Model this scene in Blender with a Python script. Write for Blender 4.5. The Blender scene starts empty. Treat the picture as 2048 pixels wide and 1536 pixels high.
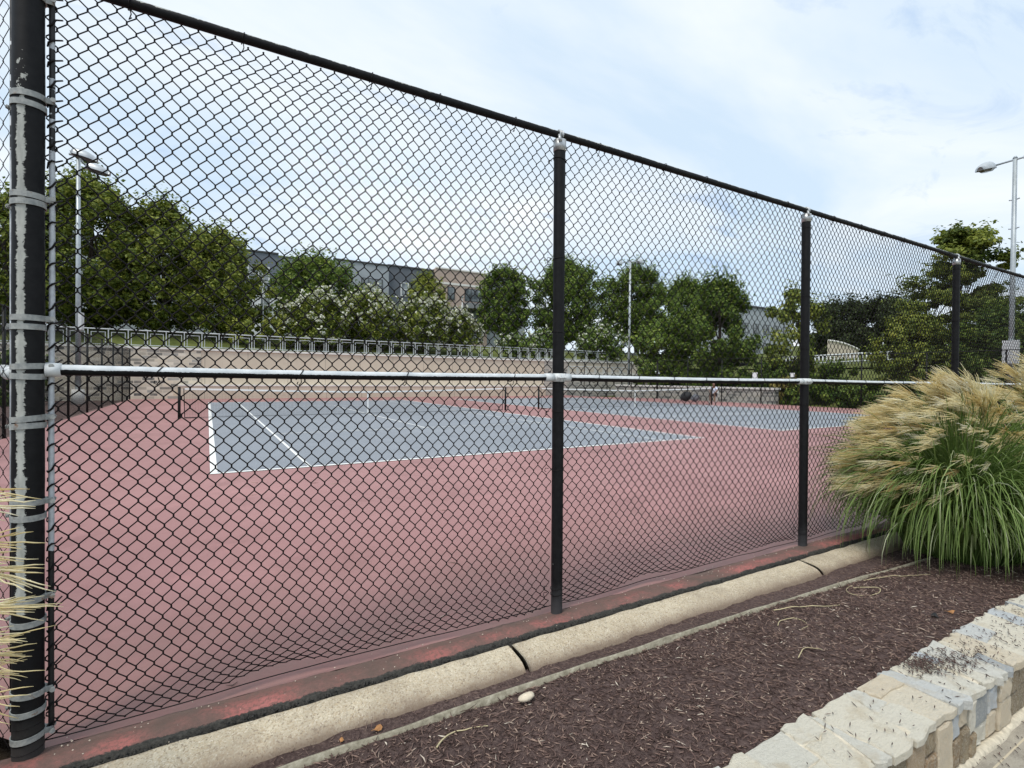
import bpy, math, random
import numpy as np
from mathutils import Matrix, Vector
rng = np.random.default_rng(7)
random.seed(7)
S = bpy.context.scene
COL = S.collection
PI = math.pi
A = lambda *a: np.array(a, float)

# ------------------------------------------------------------------ mesh helpers
class MB:
    def __init__(s): s.v=[]; s.f=[]; s.t=[]; s.n=0
    def add(s, v, faces, tone=0.5):
        v=np.asarray(v,float).reshape(-1,3)
        for f in (faces if isinstance(faces,list) and not isinstance(faces[0],(int,np.integer)) else [faces]):
            f=np.asarray(f,np.int64)
            if f.ndim==1: f=f[None]
            s.f.append(f+s.n)
        t=np.asarray(tone,float)
        s.t.append(np.full(len(v),float(t)) if t.ndim==0 else t.reshape(-1))
        s.v.append(v); s.n+=len(v); return s
    def build(s, name, mat, parent=None, smooth=True, local=False):
        v=np.concatenate(s.v)
        if parent is not None and not local:
            o=parent
            off=np.zeros(3)
            while o is not None:
                off=off+np.array(o.location); o=o.parent
            v=v-off
        me=bpy.data.meshes.new(name)
        idx=np.concatenate([f.ravel() for f in s.f]).astype(np.int32)
        tot=np.concatenate([np.full(len(f),f.shape[1]) for f in s.f]).astype(np.int32)
        st=np.concatenate([[0],np.cumsum(tot)[:-1]]).astype(np.int32)
        me.vertices.add(len(v)); me.vertices.foreach_set('co',v.astype(np.float32).ravel())
        me.loops.add(len(idx)); me.loops.foreach_set('vertex_index',idx)
        me.polygons.add(len(tot)); me.polygons.foreach_set('loop_start',st); me.polygons.foreach_set('loop_total',tot)
        me.polygons.foreach_set('use_smooth',np.full(len(tot),bool(smooth)))
        a=me.attributes.new('tone','FLOAT','POINT'); a.data.foreach_set('value',np.concatenate(s.t).astype(np.float32))
        me.update(calc_edges=True); me.validate()
        if mat is not None: me.materials.append(mat)
        o=bpy.data.objects.new(name,me); COL.objects.link(o)
        if parent is not None: o.parent=parent
        return o

def grid_faces(n,m):
    i=np.arange(n-1)[:,None]*m+np.arange(m-1)[None]
    i=i.ravel(); return np.stack([i,i+1,i+m+1,i+m],1)

def tubes(mb, pts, r, sides=5, ref=(0,1,0), tone=0.5, cap=True):
    """pts (P,K,3) many tubes at once; r scalar, (K,) or (P,K)"""
    pts=np.asarray(pts,float)
    if pts.ndim==2: pts=pts[None]
    P,K,_=pts.shape
    t=np.gradient(pts,axis=1); t/=np.linalg.norm(t,axis=2,keepdims=True)+1e-12
    ref=np.asarray(ref,float)
    if ref.ndim==1: ref=np.broadcast_to(ref,pts.shape)
    b=np.cross(t,ref); bl=np.linalg.norm(b,axis=2,keepdims=True)
    alt=np.cross(t,np.broadcast_to(A(.31,.57,.76),pts.shape)); alt/=np.linalg.norm(alt,axis=2,keepdims=True)+1e-12
    b=np.where(bl>1e-3,b/(bl+1e-12),alt); n=np.cross(b,t)
    R=np.broadcast_to(np.asarray(r,float),(P,K))[:,:,None,None]
    a=np.linspace(0,2*PI,sides,endpoint=False)
    ring=pts[:,:,None,:]+R*(np.cos(a)[None,None,:,None]*n[:,:,None,:]+np.sin(a)[None,None,:,None]*b[:,:,None,:])
    k=np.arange(K-1)[:,None]; s_=np.arange(sides)[None]
    q=np.stack([k*sides+s_,k*sides+(s_+1)%sides,(k+1)*sides+(s_+1)%sides,(k+1)*sides+s_],-1).reshape(-1,4)
    Q=(q[None]+(np.arange(P)*K*sides)[:,None,None]).reshape(-1,4)
    F=[Q]
    if cap:
        c0=np.arange(sides)[::-1]; c1=(K-1)*sides+np.arange(sides)
        base=(np.arange(P)*K*sides)[:,None]
        F+= [base+c0[None], base+c1[None]]
    tn=np.asarray(tone,float)
    if tn.ndim==1: tn=np.repeat(tn,K*sides)
    mb.add(ring.reshape(-1,3),F,tn)
    return mb
def tube(mb,pts,r,sides=8,**k): return tubes(mb,[pts],r,sides,**k)
def cyl(mb,p0,p1,r0,r1=None,sides=16,tone=.5):
    r1=r0 if r1 is None else r1
    return tube(mb,[p0,p1],[r0,r1],sides,ref=(.3,.2,.9) if abs(p1[2]-p0[2])<1e-6 else (0,1,0),tone=tone)
BOXF=np.array([[0,3,2,1],[4,5,6,7],[0,1,5,4],[1,2,6,5],[2,3,7,6],[3,0,4,7]])
def box(mb,x0,x1,y0,y1,z0,z1,tone=.5):
    v=[(x0,y0,z0),(x1,y0,z0),(x1,y1,z0),(x0,y1,z0),(x0,y0,z1),(x1,y0,z1),(x1,y1,z1),(x0,y1,z1)]
    return mb.add(v,BOXF,tone)
def obox(mb,c,ax,ay,hx,hy,hz,tone=.5):
    c=A(*c);ax=A(*ax);ax/=np.linalg.norm(ax);ay=A(*ay);ay=ay-ax*(ay@ax);ay/=np.linalg.norm(ay);az=np.cross(ax,ay)
    v=[c+ax*hx*i+ay*hy*j+az*hz*k for k in (-1,1) for (i,j) in ((-1,-1),(1,-1),(1,1),(-1,1))]
    return mb.add(v,BOXF,tone)
def prism(mb,ring,z0,z1,inset=.006,tone=.5,rise=None):
    """irregular bevelled prism, ring (n,2) counter-clockwise, in local (u,v), returned as (u,v,w)"""
    ring=np.asarray(ring,float); n=len(ring); c=ring.mean(0)
    d=ring-c; L=np.linalg.norm(d,axis=1,keepdims=True); top=c+d*(1-inset/np.maximum(L,1e-6))
    zz=np.zeros(n) if rise is None else rise
    v=np.concatenate([np.c_[ring,np.full(n,z0)],np.c_[ring,z1-inset*.8+zz],np.c_[top,z1+zz]])
    i=np.arange(n);j=(i+1)%n
    F=[np.stack([i,j,j+n,i+n],1),np.stack([i+n,j+n,j+2*n,i+2*n],1),(np.arange(n)+2*n)[None],np.arange(n)[::-1][None]]
    return v,F
def vnoise(x,seed,f=1.0,octs=3):
    r=np.random.default_rng(seed); o=np.zeros_like(np.asarray(x,float))
    for k in range(octs):
        for _ in range(3):
            o=o+np.sin(np.asarray(x)*f*(2**k)*(.7+r.random()*.8)+r.random()*7)/(2**k)/3
    return o
def vn2(x,y,seed,f=1.0,octs=3):
    r=np.random.default_rng(seed); o=0
    for k in range(octs):
        for _ in range(4):
            a=r.random()*2*PI; g=f*(2**k)*(.7+.8*r.random())
            o=o+np.sin((x*math.cos(a)+y*math.sin(a))*g+r.random()*7)/(2**k)/4
    return o

def tag(o,label=None,cat=None,group=None,kind=None):
    if label: o['label']=label
    if cat: o['category']=cat
    if group: o['group']=group
    if kind: o['kind']=kind
    return o
def thing(name,label,cat,loc=(0,0,0),group=None,rz=0):
    o=bpy.data.objects.new(name,None); COL.objects.link(o); o.location=loc; o.rotation_euler=(0,0,rz)
    o.empty_display_size=.1
    return tag(o,label,cat,group)
def dup(root,loc,label,rz=None,scale=None):
    r=root.copy(); COL.objects.link(r); r.location=loc; r['label']=label
    if rz is not None: r.rotation_euler=(0,0,rz)
    if scale is not None: r.scale=(scale,)*3
    for ch in list(root.children):
        c=ch.copy(); COL.objects.link(c); c.parent=r
        for g in ch.children:
            d=g.copy(); COL.objects.link(d); d.parent=c
    return r
def struct(o): o['kind']='structure'; return o

# ------------------------------------------------------------------ materials
class NT:
    def __init__(s,name):
        s.m=bpy.data.materials.new(name); s.m.use_nodes=True; s.t=s.m.node_tree; s.b=s.t.nodes['Principled BSDF']; s.out=s.t.nodes['Material Output']
        s.co=s.t.nodes.new('ShaderNodeTexCoord')
    def N(s,typ,**k):
        n=s.t.nodes.new('ShaderNode'+typ)
        for a,v in k.items(): setattr(n,a,v)
        return n
    def L(s,a,b): s.t.links.new(a,b)
    def noise(s,scale,detail=4,rough=.55,vec=None,stretch=None,dist=0):
        n=s.N('TexNoise'); n.inputs['Scale'].default_value=scale; n.inputs['Detail'].default_value=detail; n.inputs['Roughness'].default_value=rough; n.inputs['Distortion'].default_value=dist
        v=vec or s.co.outputs['Object']
        if stretch:
            mp=s.N('Mapping'); mp.inputs['Scale'].default_value=stretch; s.L(v,mp.inputs['Vector']); v=mp.outputs['Vector']
        s.L(v,n.inputs['Vector']); return n.outputs['Fac']
    def ramp(s,fac,stops,interp='LINEAR'):
        r=s.N('ValToRGB'); r.color_ramp.interpolation=interp
        e=r.color_ramp.elements
        while len(e)<len(stops): e.new(.5)
        for i,(p,c) in enumerate(stops):
            e[i].position=p; e[i].color=(*(c if hasattr(c,'__len__') else (c,c,c)),1)
        s.L(fac,r.inputs['Fac']); return r.outputs['Color']
    def mix(s,fac,a,b,mode='MIX'):
        m=s.N('Mix',data_type='RGBA',blend_type=mode)
        for sock,val in ((0,fac),(6,a),(7,b)):
            if isinstance(val,(int,float)): m.inputs[sock].default_value=val
            elif isinstance(val,tuple): m.inputs[sock].default_value=(*val,1)
            else: s.L(val,m.inputs[sock])
        return m.outputs[2]
    def math(s,op,a,b=None,c=None):
        m=s.N('Math',operation=op)
        for i,v in enumerate((a,b,c)):
            if v is None: continue
            if isinstance(v,(int,float)): m.inputs[i].default_value=v
            else: s.L(v,m.inputs[i])
        return m.outputs[0]
    def sep(s,v=None):
        x=s.N('SeparateXYZ'); s.L(v or s.co.outputs['Object'],x.inputs[0]); return x.outputs
    def tone(s):
        a=s.N('Attribute'); a.attribute_name='tone'; return a.outputs['Fac']
    def bump(s,h,strength=.3,dist=.01):
        b=s.N('Bump'); b.inputs['Strength'].default_value=strength; b.inputs['Distance'].default_value=dist; s.L(h,b.inputs['Height']); s.L(b.outputs[0],s.b.inputs['Normal'])
    def fin(s,col,rough=.6,metal=0,spec=.5):
        for sock,v in (('Base Color',col),('Roughness',rough),('Metallic',metal),('Specular IOR Level',spec)):
            if isinstance(v,(int,float)): s.b.inputs[sock].default_value=v
            elif isinstance(v,tuple): s.b.inputs[sock].default_value=(*v,1)
            else: s.L(v,s.b.inputs[sock])
        return s.m
def plain(name,c,rough=.6,metal=0,var=.15,scale=8,spec=.5):
    t=NT(name); n=t.noise(scale,5)
    col=t.ramp(n,[(.3,tuple(x*(1-var) for x in c)),(.7,tuple(min(1,x*(1+var)) for x in c))])
    return t.fin(col,rough,metal,spec)

M={}
def mk_court(name,c1,c2,speck,dirt):
    t=NT(name); big=t.noise(.35,5,.6); mid=t.noise(2.2,5,.65); fine=t.noise(140,3,.7)
    col=t.ramp(big,[(.33,c1),(.68,c2)])
    col=t.mix(t.ramp(mid,[(.42,0),(.75,.35)]),col,tuple(x*.78 for x in c1))
    col=t.mix(t.ramp(fine,[(.35,0),(.8,.42)]),col,speck)
    sc=t.noise(.9,7,.72,dist=.6); col=t.mix(t.ramp(sc,[(.54,0),(.66,.45)]),col,tuple(x*.74 for x in c1)); col=t.mix(t.ramp(t.noise(.55,6,.7,dist=1.2),[(.56,0),(.62,.35),(.64,0)]),col,tuple(x*1.25 for x in c2)); sc=t.noise(9,6,.75,stretch=(.35,1,1))
    col=t.mix(t.ramp(sc,[(.62,0),(.74,.25)]),col,tuple(x*.7 for x in c1))
    if dirt:
        y=t.sep()[1]; w=t.math('ADD',y,t.math('MULTIPLY',t.noise(1.4,5,.6),1.7))
        m=t.N('MapRange'); m.inputs[1].default_value=-5.6; m.inputs[2].default_value=-3.6; m.inputs[3].default_value=.85; m.inputs[4].default_value=0; t.L(w,m.inputs[0])
        col=t.mix(m.outputs[0],col,t.ramp(t.noise(6,6,.7),[(.35,(.205,.118,.098)),(.7,(.245,.112,.098))]))
        t.bump(fine,.25,.002)
    else: t.bump(fine,.2,.002)
    return t.fin(col,.55,spec=.5)
M['red']=mk_court('red_court',(.285,.125,.118),(.375,.180,.172),(.48,.30,.285),True)
M['blue']=mk_court('blue_court',(.205,.225,.255),(.25,.27,.30),(.345,.365,.39),False)
M['line']=plain('line_paint',(.78,.78,.75),.6,var=.08,scale=5)

t=NT('worn_asphalt')   # strip between fence and kerb: worn red paint, black broken joint along the kerb
x,y,z=t.sep(); w=t.math('ADD',y,t.math('ADD',t.math('MULTIPLY',t.math('SUBTRACT',t.noise(9,6,.8),.5),.075),t.math('MULTIPLY',t.math('SUBTRACT',t.noise(70,4,.75),.5),.03)))
col=t.ramp(t.noise(3.0,6,.65),[(.34,(.12,.085,.07)),(.46,(.20,.105,.09)),(.56,(.34,.125,.11)),(.70,(.42,.155,.14))])
col=t.mix(t.ramp(t.noise(55,4,.7),[(.45,0),(.62,.75)]),col,(.13,.085,.072))
m=t.N('MapRange'); m.inputs[1].default_value=-6.466; m.inputs[2].default_value=-6.474; t.L(w,m.inputs[0]); 
col=t.mix(m.outputs[0],col,t.ramp(t.noise(60,5,.8),[(.3,(.010,.010,.009)),(.75,(.085,.08,.07))]))
m2=t.N('MapRange'); m2.inputs[1].default_value=-6.42; m2.inputs[2].default_value=-6.34; t.L(w,m2.inputs[0])
col=t.mix(t.math('MULTIPLY',m2.outputs[0],.75),col,(.12,.085,.07))
t.bump(t.noise(90,5,.75),.6,.006); M['strip']=t.fin(col,.85,spec=.3)

t=NT('kerb_aggregate')
col=t.ramp(t.noise(4,5,.6),[(.3,(.42,.355,.255)),(.7,(.60,.53,.40))])
v=t.N('TexVoronoi'); v.inputs['Scale'].default_value=150; t.L(t.co.outputs['Object'],v.inputs['Vector'])
col=t.mix(t.math('MULTIPLY',t.ramp(t.noise(110,3,.6),[(.42,0),(.56,1)]),.75),col,t.ramp(v.outputs['Color'],[(.1,(.16,.12,.09)),(.45,(.50,.39,.25)),(.9,(.74,.68,.56))]))
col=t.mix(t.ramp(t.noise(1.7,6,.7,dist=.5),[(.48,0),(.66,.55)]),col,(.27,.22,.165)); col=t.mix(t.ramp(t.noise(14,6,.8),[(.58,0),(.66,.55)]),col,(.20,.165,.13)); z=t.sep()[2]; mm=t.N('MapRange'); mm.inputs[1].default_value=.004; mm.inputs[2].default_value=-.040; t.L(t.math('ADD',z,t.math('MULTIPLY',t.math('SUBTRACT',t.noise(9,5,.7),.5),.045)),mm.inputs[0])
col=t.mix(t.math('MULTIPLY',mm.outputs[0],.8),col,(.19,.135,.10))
t.bump(t.noise(130,4,.7),.6,.004); M['kerb']=t.fin(col,.85,spec=.25)

t=NT('mulch_soil')
col=t.ramp(t.noise(70,6,.75,stretch=(1,.6,1)),[(.3,(.040,.026,.024)),(.5,(.125,.086,.078)),(.72,(.25,.18,.155))])
col=t.mix(t.ramp(t.noise(2,4,.6),[(.35,0),(.7,.4)]),col,(.05,.03,.026))
t.bump(t.noise(90,6,.8),1.0,.012); M['mulch']=t.fin(col,.95,spec=.15)
t=NT('mulch_chip'); M['chip']=t.fin(t.ramp(t.tone(),[(0,(.040,.026,.022)),(.4,(.14,.09,.078)),(.75,(.29,.20,.16)),(.93,(.48,.38,.30)),(1,(.66,.58,.48))]),.9,spec=.2)
t=NT('edging'); M['edging']=t.fin(t.ramp(t.noise(30,5,.7),[(.3,(.17,.15,.105)),(.55,(.33,.30,.225)),(.75,(.50,.47,.37))]),.9); t.bump(t.noise(120,4,.7),.5,.003)

t=NT('field_stone'); tn=t.tone()
base=t.ramp(tn,[(0,(.25,.265,.27)),(.22,(.52,.55,.57)),(.4,(.68,.65,.56)),(.55,(.72,.66,.53)),(.72,(.66,.55,.40)),(.86,(.33,.22,.125)),(1,(.22,.175,.11))])
n1=t.noise(26,7,.75,stretch=(1,2.6,1)); n2=t.noise(110,5,.75)
col=t.mix(t.ramp(n1,[(.50,0),(.74,.5)]),base,(.40,.37,.31)); col=t.mix(t.ramp(n2,[(.45,0),(.72,.5)]),col,(.72,.69,.61)); col=t.mix(t.ramp(t.noise(40,5,.8,stretch=(.5,2.0,1)),[(.64,0),(.70,.6)]),col,(.20,.17,.13))
col=t.mix(t.ramp(t.noise(7,5,.6),[(.55,0),(.7,.5)]),col,(.50,.40,.26))
t.bump(t.math('ADD',t.math('MULTIPLY',n1,1.0),n2),.9,.012); M['stone']=t.fin(col,.85,spec=.25)
M['mortar']=plain('mortar',(.55,.49,.38),.95,var=.25,scale=40)

def stonewall_mat(name,scale,cols,mort):
    t=NT(name)
    x,y,z=t.sep(); cb=t.N('CombineXYZ'); t.L(t.math('ADD',x,t.math('MULTIPLY',y,.9)),cb.inputs[0]); t.L(z,cb.inputs[1])
    br=t.N('TexBrick'); br.offset=.37; br.squash=1.6; br.squash_frequency=3; t.L(cb.outputs[0],br.inputs['Vector'])
    br.inputs['Scale'].default_value=scale; br.inputs['Mortar Size'].default_value=.02; br.inputs['Brick Width'].default_value=.42; br.inputs['Row Height'].default_value=.2; br.inputs['Bias'].default_value=0
    br.inputs['Color1'].default_value=(0,0,0,1); br.inputs['Color2'].default_value=(1,1,1,1); br.inputs['Mortar'].default_value=(.5,.5,.5,1)
    col=t.ramp(br.outputs['Color'],cols)
    col=t.mix(t.ramp(t.noise(5,5,.7),[(.45,0),(.75,.3)]),col,cols[len(cols)//2][1])
    col=t.mix(br.outputs['Fac'],col,mort)
    t.bump(t.math('SUBTRACT',t.noise(14,5,.7),br.outputs['Fac']),.5,.03)
    return t.fin(col,.9,spec=.2)
M['ashlar']=stonewall_mat('ashlar_stone',1.05,[(0,(.10,.105,.105)),(.18,(.30,.28,.24)),(.3,(.60,.54,.43)),(.5,(.70,.62,.49)),(.68,(.32,.32,.30)),(.8,(.66,.60,.50)),(1,(.78,.72,.60))],(.66,.60,.50))
M['greystone']=stonewall_mat('grey_stone',1.0,[(0,(.15,.155,.15)),(.3,(.38,.37,.34)),(.55,(.50,.46,.39)),(.8,(.30,.30,.29)),(1,(.60,.57,.50))],(.52,.49,.43))
t=NT('wall_concrete')
col=t.ramp(t.noise(.5,5,.6),[(.3,(.56,.485,.38)),(.7,(.65,.57,.455))])
col=t.mix(t.ramp(t.noise(1.2,6,.7,stretch=(2.5,1,.25)),[(.55,0),(.75,.35)]),col,(.46,.39,.31))
x,y,z=t.sep(); jf=t.math('FRACT',t.math('DIVIDE',x,2.45)); j=t.math('LESS_THAN',jf,.014)
col=t.mix(t.math('MULTIPLY',j,.6),col,(.2,.17,.14))
t.bump(t.noise(12,5,.6),.15,.01); M['concrete']=t.fin(col,.9,spec=.2)
M['coping']=plain('pale_coping',(.74,.72,.67),.8,var=.1,scale=3)
M['railgrey']=plain('railing_grey',(.47,.50,.51),.45,var=.15,scale=2)
M['railwhite']=plain('railing_white',(.66,.69,.70),.45,var=.06,scale=3)
M['galv']=plain('galvanised',(.48,.50,.51),.42,.55,var=.22,scale=30)
M['pole']=plain('pole_grey',(.40,.44,.46),.45,.3,var=.12,scale=6)
M['lamp']=plain('lamp_shell',(.46,.49,.51),.4,.3,var=.12,scale=5)
M['lens']=plain('lamp_lens',(.10,.09,.085),.2,var=.2)
M['boxgrey']=plain('box_grey',(.62,.64,.64),.5,var=.08)

def fabric_mat():
    t=NT('black_vinyl'); col=t.ramp(t.noise(35,4,.7),[(.35,(.006,.005,.0055)),(.8,(.014,.011,.011))]); return t.fin(col,.6,spec=.22)
M['vinyl']=fabric_mat()
def worn_post(name,kind):
    t=NT(name); x,y,z=t.sep()
    blk=t.ramp(t.noise(25,5,.7),[(.3,(.004,.004,.005)),(.75,(.013,.013,.014))])
    pale=t.ramp(t.noise(45,5,.65,stretch=(1,1,.3)),[(.3,(.30,.31,.29)),(.7,(.50,.51,.47))])
    if kind=='corner':    # long strip of peeled paint on the weather side
        ang=t.math('ARCTAN2',t.math('MULTIPLY',y,-1),t.math('MULTIPLY',x,-1))   # 0 toward -x
        edge=t.math('ADD',t.math('MULTIPLY',t.math('SUBTRACT',t.noise(16,8,.8,stretch=(.3,.3,1)),.5),1.1),t.math('MULTIPLY',t.math('SUBTRACT',t.noise(120,5,.8),.5),.55))
        a=t.math('ABSOLUTE',t.math('SUBTRACT',ang,1.30))
        m=t.math('LESS_THAN',t.math('ADD',a,edge),.28)
        lo=t.math('GREATER_THAN',t.math('ADD',z,t.math('MULTIPLY',t.noise(5,3),.1)),.62); hi=t.math('LESS_THAN',t.math('ADD',z,t.math('MULTIPLY',t.noise(30,5,.7),.9)),3.02)
        m=t.math('MULTIPLY',m,t.math('MULTIPLY',lo,hi))
        gr=t.N('MapRange'); gr.inputs[1].default_value=.28; gr.inputs[2].default_value=.05; t.L(t.math('ADD',z,t.math('MULTIPLY',t.noise(14,5,.7),.16)),gr.inputs[0])
        blk=t.mix(t.math('MULTIPLY',gr.outputs[0],.6),blk,(.09,.085,.08))
    elif kind=='mid':
        e=t.math('ADD',t.math('MULTIPLY',t.math('SUBTRACT',t.noise(55,5,.75,stretch=(1,0,0)),.5),.016),t.math('MULTIPLY',t.math('SUBTRACT',t.noise(7,3,.6,stretch=(1,0,0)),.5),.012))
        m=t.math('GREATER_THAN',t.math('ADD',t.tone(),t.math('MULTIPLY',e,16)),.53)
        pale=t.ramp(t.noise(14,5,.6,stretch=(1,1,1)),[(.3,(.50,.54,.57)),(.7,(.72,.75,.77))])
    elif kind=='top':
        e=t.math('MULTIPLY',t.math('SUBTRACT',t.noise(22,6,.75,stretch=(1,1,1)),.5),.05)
        m=t.math('GREATER_THAN',t.math('ADD',z,e),3.034)
    else:
        gr=t.N('MapRange'); gr.inputs[1].default_value=.32; gr.inputs[2].default_value=.1; t.L(t.math('ADD',z,t.math('MULTIPLY',t.noise(18,5,.7),.22)),gr.inputs[0])
        blk=t.mix(t.math('MULTIPLY',gr.outputs[0],.55),blk,(.10,.10,.105)); m=t.math('GREATER_THAN',t.noise(38,5,.6),.76)
    col=t.mix(m,blk,pale); t.bump(m,.3,.001)
    return t.fin(col,t.mix(m,(.55,)*3,(.6,)*3),spec=.2)
for k in ('corner','mid','top','line'): M['post_'+k]=worn_post('worn_'+k+'_paint',k)
t=NT('worn_bar'); x,y,z=t.sep()
m=t.math('GREATER_THAN',t.math('ADD',t.noise(6,4,.7,stretch=(0,0,1)),t.math('MULTIPLY',t.noise(40,4,.7),.15)),t.ramp(t.math('DIVIDE',z,3.1),[(0,.95),(.22,.9),(.27,.44),(.72,.44),(.82,.62),(1,.66)]))
M['bar']=t.fin(t.mix(m,(.014,.014,.015),t.ramp(t.noise(30,5),[(.3,(.40,.43,.46)),(.7,(.60,.63,.66))])),.5,.1)
t=NT('band_metal'); M['band']=t.fin(t.mix(t.ramp(t.noise(30,5,.7),[(.60,0),(.70,1)]),t.ramp(t.noise(50,4),[(.3,(.22,.235,.235)),(.7,(.40,.41,.39))]),(.20,.11,.06)),.55,.1)

def leafmat(name,stops,trans=.35):
    t=NT(name); c=t.ramp(t.tone(),stops); d=t.b; t.fin(c,.55,spec=.3)
    tr=t.N('BsdfTranslucent'); t.L(c,tr.inputs['Color']); mx=t.N('MixShader'); mx.inputs[0].default_value=trans
    t.L(d.outputs[0],mx.inputs[1]); t.L(tr.outputs[0],mx.inputs[2]); t.L(mx.outputs[0],t.out.inputs['Surface']); return t.m
M['leafA']=leafmat('leaf_green',[(0,(.020,.038,.008)),(.35,(.095,.14,.025)),(.7,(.26,.30,.05)),(1,(.42,.43,.09))])
M['leafB']=leafmat('leaf_dark',[(0,(.014,.036,.009)),(.36,(.075,.135,.026)),(.72,(.20,.275,.05)),(1,(.35,.40,.08))])
M['leafC']=leafmat('leaf_pine',[(0,(.018,.028,.013)),(.5,(.05,.07,.026)),(1,(.12,.15,.05))])
M['leafY']=leafmat('leaf_gold',[(0,(.10,.10,.03)),(.5,(.26,.22,.06)),(1,(.46,.36,.12))])
M['flower']=leafmat('white_flower',[(0,(.55,.55,.42)),(1,(.86,.86,.78))],.2)
M['bark']=plain('bark',(.075,.058,.045),.9,var=.4,scale=12)
M['blade']=leafmat('grass_blade',[(0,(.035,.068,.016)),(.4,(.11,.18,.042)),(.75,(.21,.29,.08)),(.9,(.36,.43,.21)),(1,(.52,.56,.36))],.3)
M['plume']=leafmat('plume',[(0,(.66,.50,.22)),(.35,(.86,.75,.44)),(.75,(.93,.87,.64)),(1,(.96,.93,.80))],.55)
t=NT('lawn'); M['lawn']=t.fin(t.ramp(t.noise(.6,6,.7),[(.3,(.06,.08,.022)),(.7,(.15,.165,.05))]),.95,spec=.1); t.bump(t.noise(40,5,.7),.6,.05)
t=NT('soil'); M['soil']=t.fin(t.ramp(t.noise(3,6,.7),[(.3,(.045,.034,.026)),(.7,(.11,.085,.065))]),.95,spec=.1); t.bump(t.noise(30,5,.7),.6,.03)
t=NT('paving'); c=t.ramp(t.noise(5,6,.7),[(.3,(.23,.205,.17)),(.7,(.40,.365,.30))]); c=t.mix(t.ramp(t.noise(30,5,.75,stretch=(.35,1,1)),[(.55,0),(.68,.75)]),c,(.10,.08,.065)); c=t.mix(t.ramp(t.noise(160,3,.7),[(.5,0),(.8,.5)]),c,(.55,.5,.42))
x,y,z=t.sep(); j=t.math('LESS_THAN',t.math('FRACT',t.math('ADD',t.math('DIVIDE',y,.62),.13)),.012); c=t.mix(j,c,(.52,.45,.33)); t.bump(t.noise(120,5,.7),.5,.004); M['paving']=t.fin(c,.9,spec=.2)

# ------------------------------------------------------------------ world, sun, camera
W=bpy.data.worlds.new('World'); S.world=W; W.use_nodes=True
nt=W.node_tree; nd=nt.nodes; bg=nd['Background']; lk=nt.links.new
sky=nd.new('ShaderNodeTexSky'); sky.sky_type='NISHITA'; sky.sun_disc=False
SUN_EL,SUN_AZ=math.radians(60),math.radians(242)      # azimuth measured clockwise from +Y
sky.sun_elevation=SUN_EL; sky.sun_rotation=SUN_AZ; sky.air_density=1.0; sky.dust_density=1.5; sky.ozone_density=1.2
tc=nd.new('ShaderNodeTexCoord'); sx=nd.new('ShaderNodeSeparateXYZ'); lk(tc.outputs['Generated'],sx.inputs[0])
def wm(op,a,b=None):
    m=nd.new('ShaderNodeMath'); m.operation=op
    for i,v in enumerate((a,b)):
        if v is None: continue
        if isinstance(v,(int,float)): m.inputs[i].default_value=v
        else: lk(v,m.inputs[i])
    return m.outputs[0]
den=wm('ADD',wm('MAXIMUM',sx.outputs[2],0.0),.12)
cb=nd.new('ShaderNodeCombineXYZ'); lk(wm('DIVIDE',sx.outputs[0],den),cb.inputs[0]); lk(wm('DIVIDE',sx.outputs[1],den),cb.inputs[1])
def wnoise(scale,detail,rough,dist,off,rot=0,sc=(1,1,1)):
    mp=nd.new('ShaderNodeMapping'); mp.inputs['Location'].default_value=off; mp.inputs['Rotation'].default_value=(0,0,rot); mp.inputs['Scale'].default_value=sc; lk(cb.outputs[0],mp.inputs['Vector'])
    n=nd.new('ShaderNodeTexNoise'); n.inputs['Scale'].default_value=scale; n.inputs['Detail'].default_value=detail; n.inputs['Roughness'].default_value=rough; n.inputs['Distortion'].default_value=dist
    lk(mp.outputs[0],n.inputs['Vector']); return n.outputs['Fac']
def wramp(f,stops):
    r=nd.new('ShaderNodeValToRGB'); e=r.color_ramp.elements
    while len(e)<len(stops): e.new(.5)
    for i,(p,c) in enumerate(stops): e[i].position=p; e[i].color=(*(c if hasattr(c,'__len__') else (c,)*3),1)
    lk(f,r.inputs['Fac']); return r.outputs['Color']
def wmix(f,a,b):
    m=nd.new('ShaderNodeMix'); m.data_type='RGBA'
    for s_,v in ((0,f),(6,a),(7,b)):
        if isinstance(v,(int,float)): m.inputs[s_].default_value=v
        elif isinstance(v,tuple): m.inputs[s_].default_value=(*v,1)
        else: lk(v,m.inputs[s_])
    return m.outputs[2]
K=1/.10
veil=tuple(v*K for v in (.61,.745,.88)); white=tuple(v*K for v in (.82,.855,.88)); grey=tuple(v*K for v in (.40,.54,.76))
c0=wmix(.86,sky.outputs[0],veil)
big=wnoise(.62,6,.55,.5,(3.1,1.7,0),.5,(1,1.5,1))
c1=wmix(wramp(big,[(.40,0),(.70,1)]),c0,white)
wisp=wnoise(1.5,7,.6,.9,(8.3,2.2,0),-.35,(1,2.0,1))
c2=wmix(wramp(wisp,[(.585,0),(.70,.55)]),c1,grey)
lk(c2,bg.inputs['Color']); bg.inputs['Strength'].default_value=.10

sun=bpy.data.lights.new('sun','SUN'); sun.energy=2.0; sun.angle=math.radians(16); sun.color=(1,.95,.87)
so=bpy.data.objects.new('sun',sun); COL.objects.link(so)
sd=A(math.sin(SUN_AZ)*math.cos(SUN_EL),math.cos(SUN_AZ)*math.cos(SUN_EL),math.sin(SUN_EL))
so.rotation_euler=Vector(-sd).to_track_quat('-Z','Y').to_euler(); so.location=(0,0,40)

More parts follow.
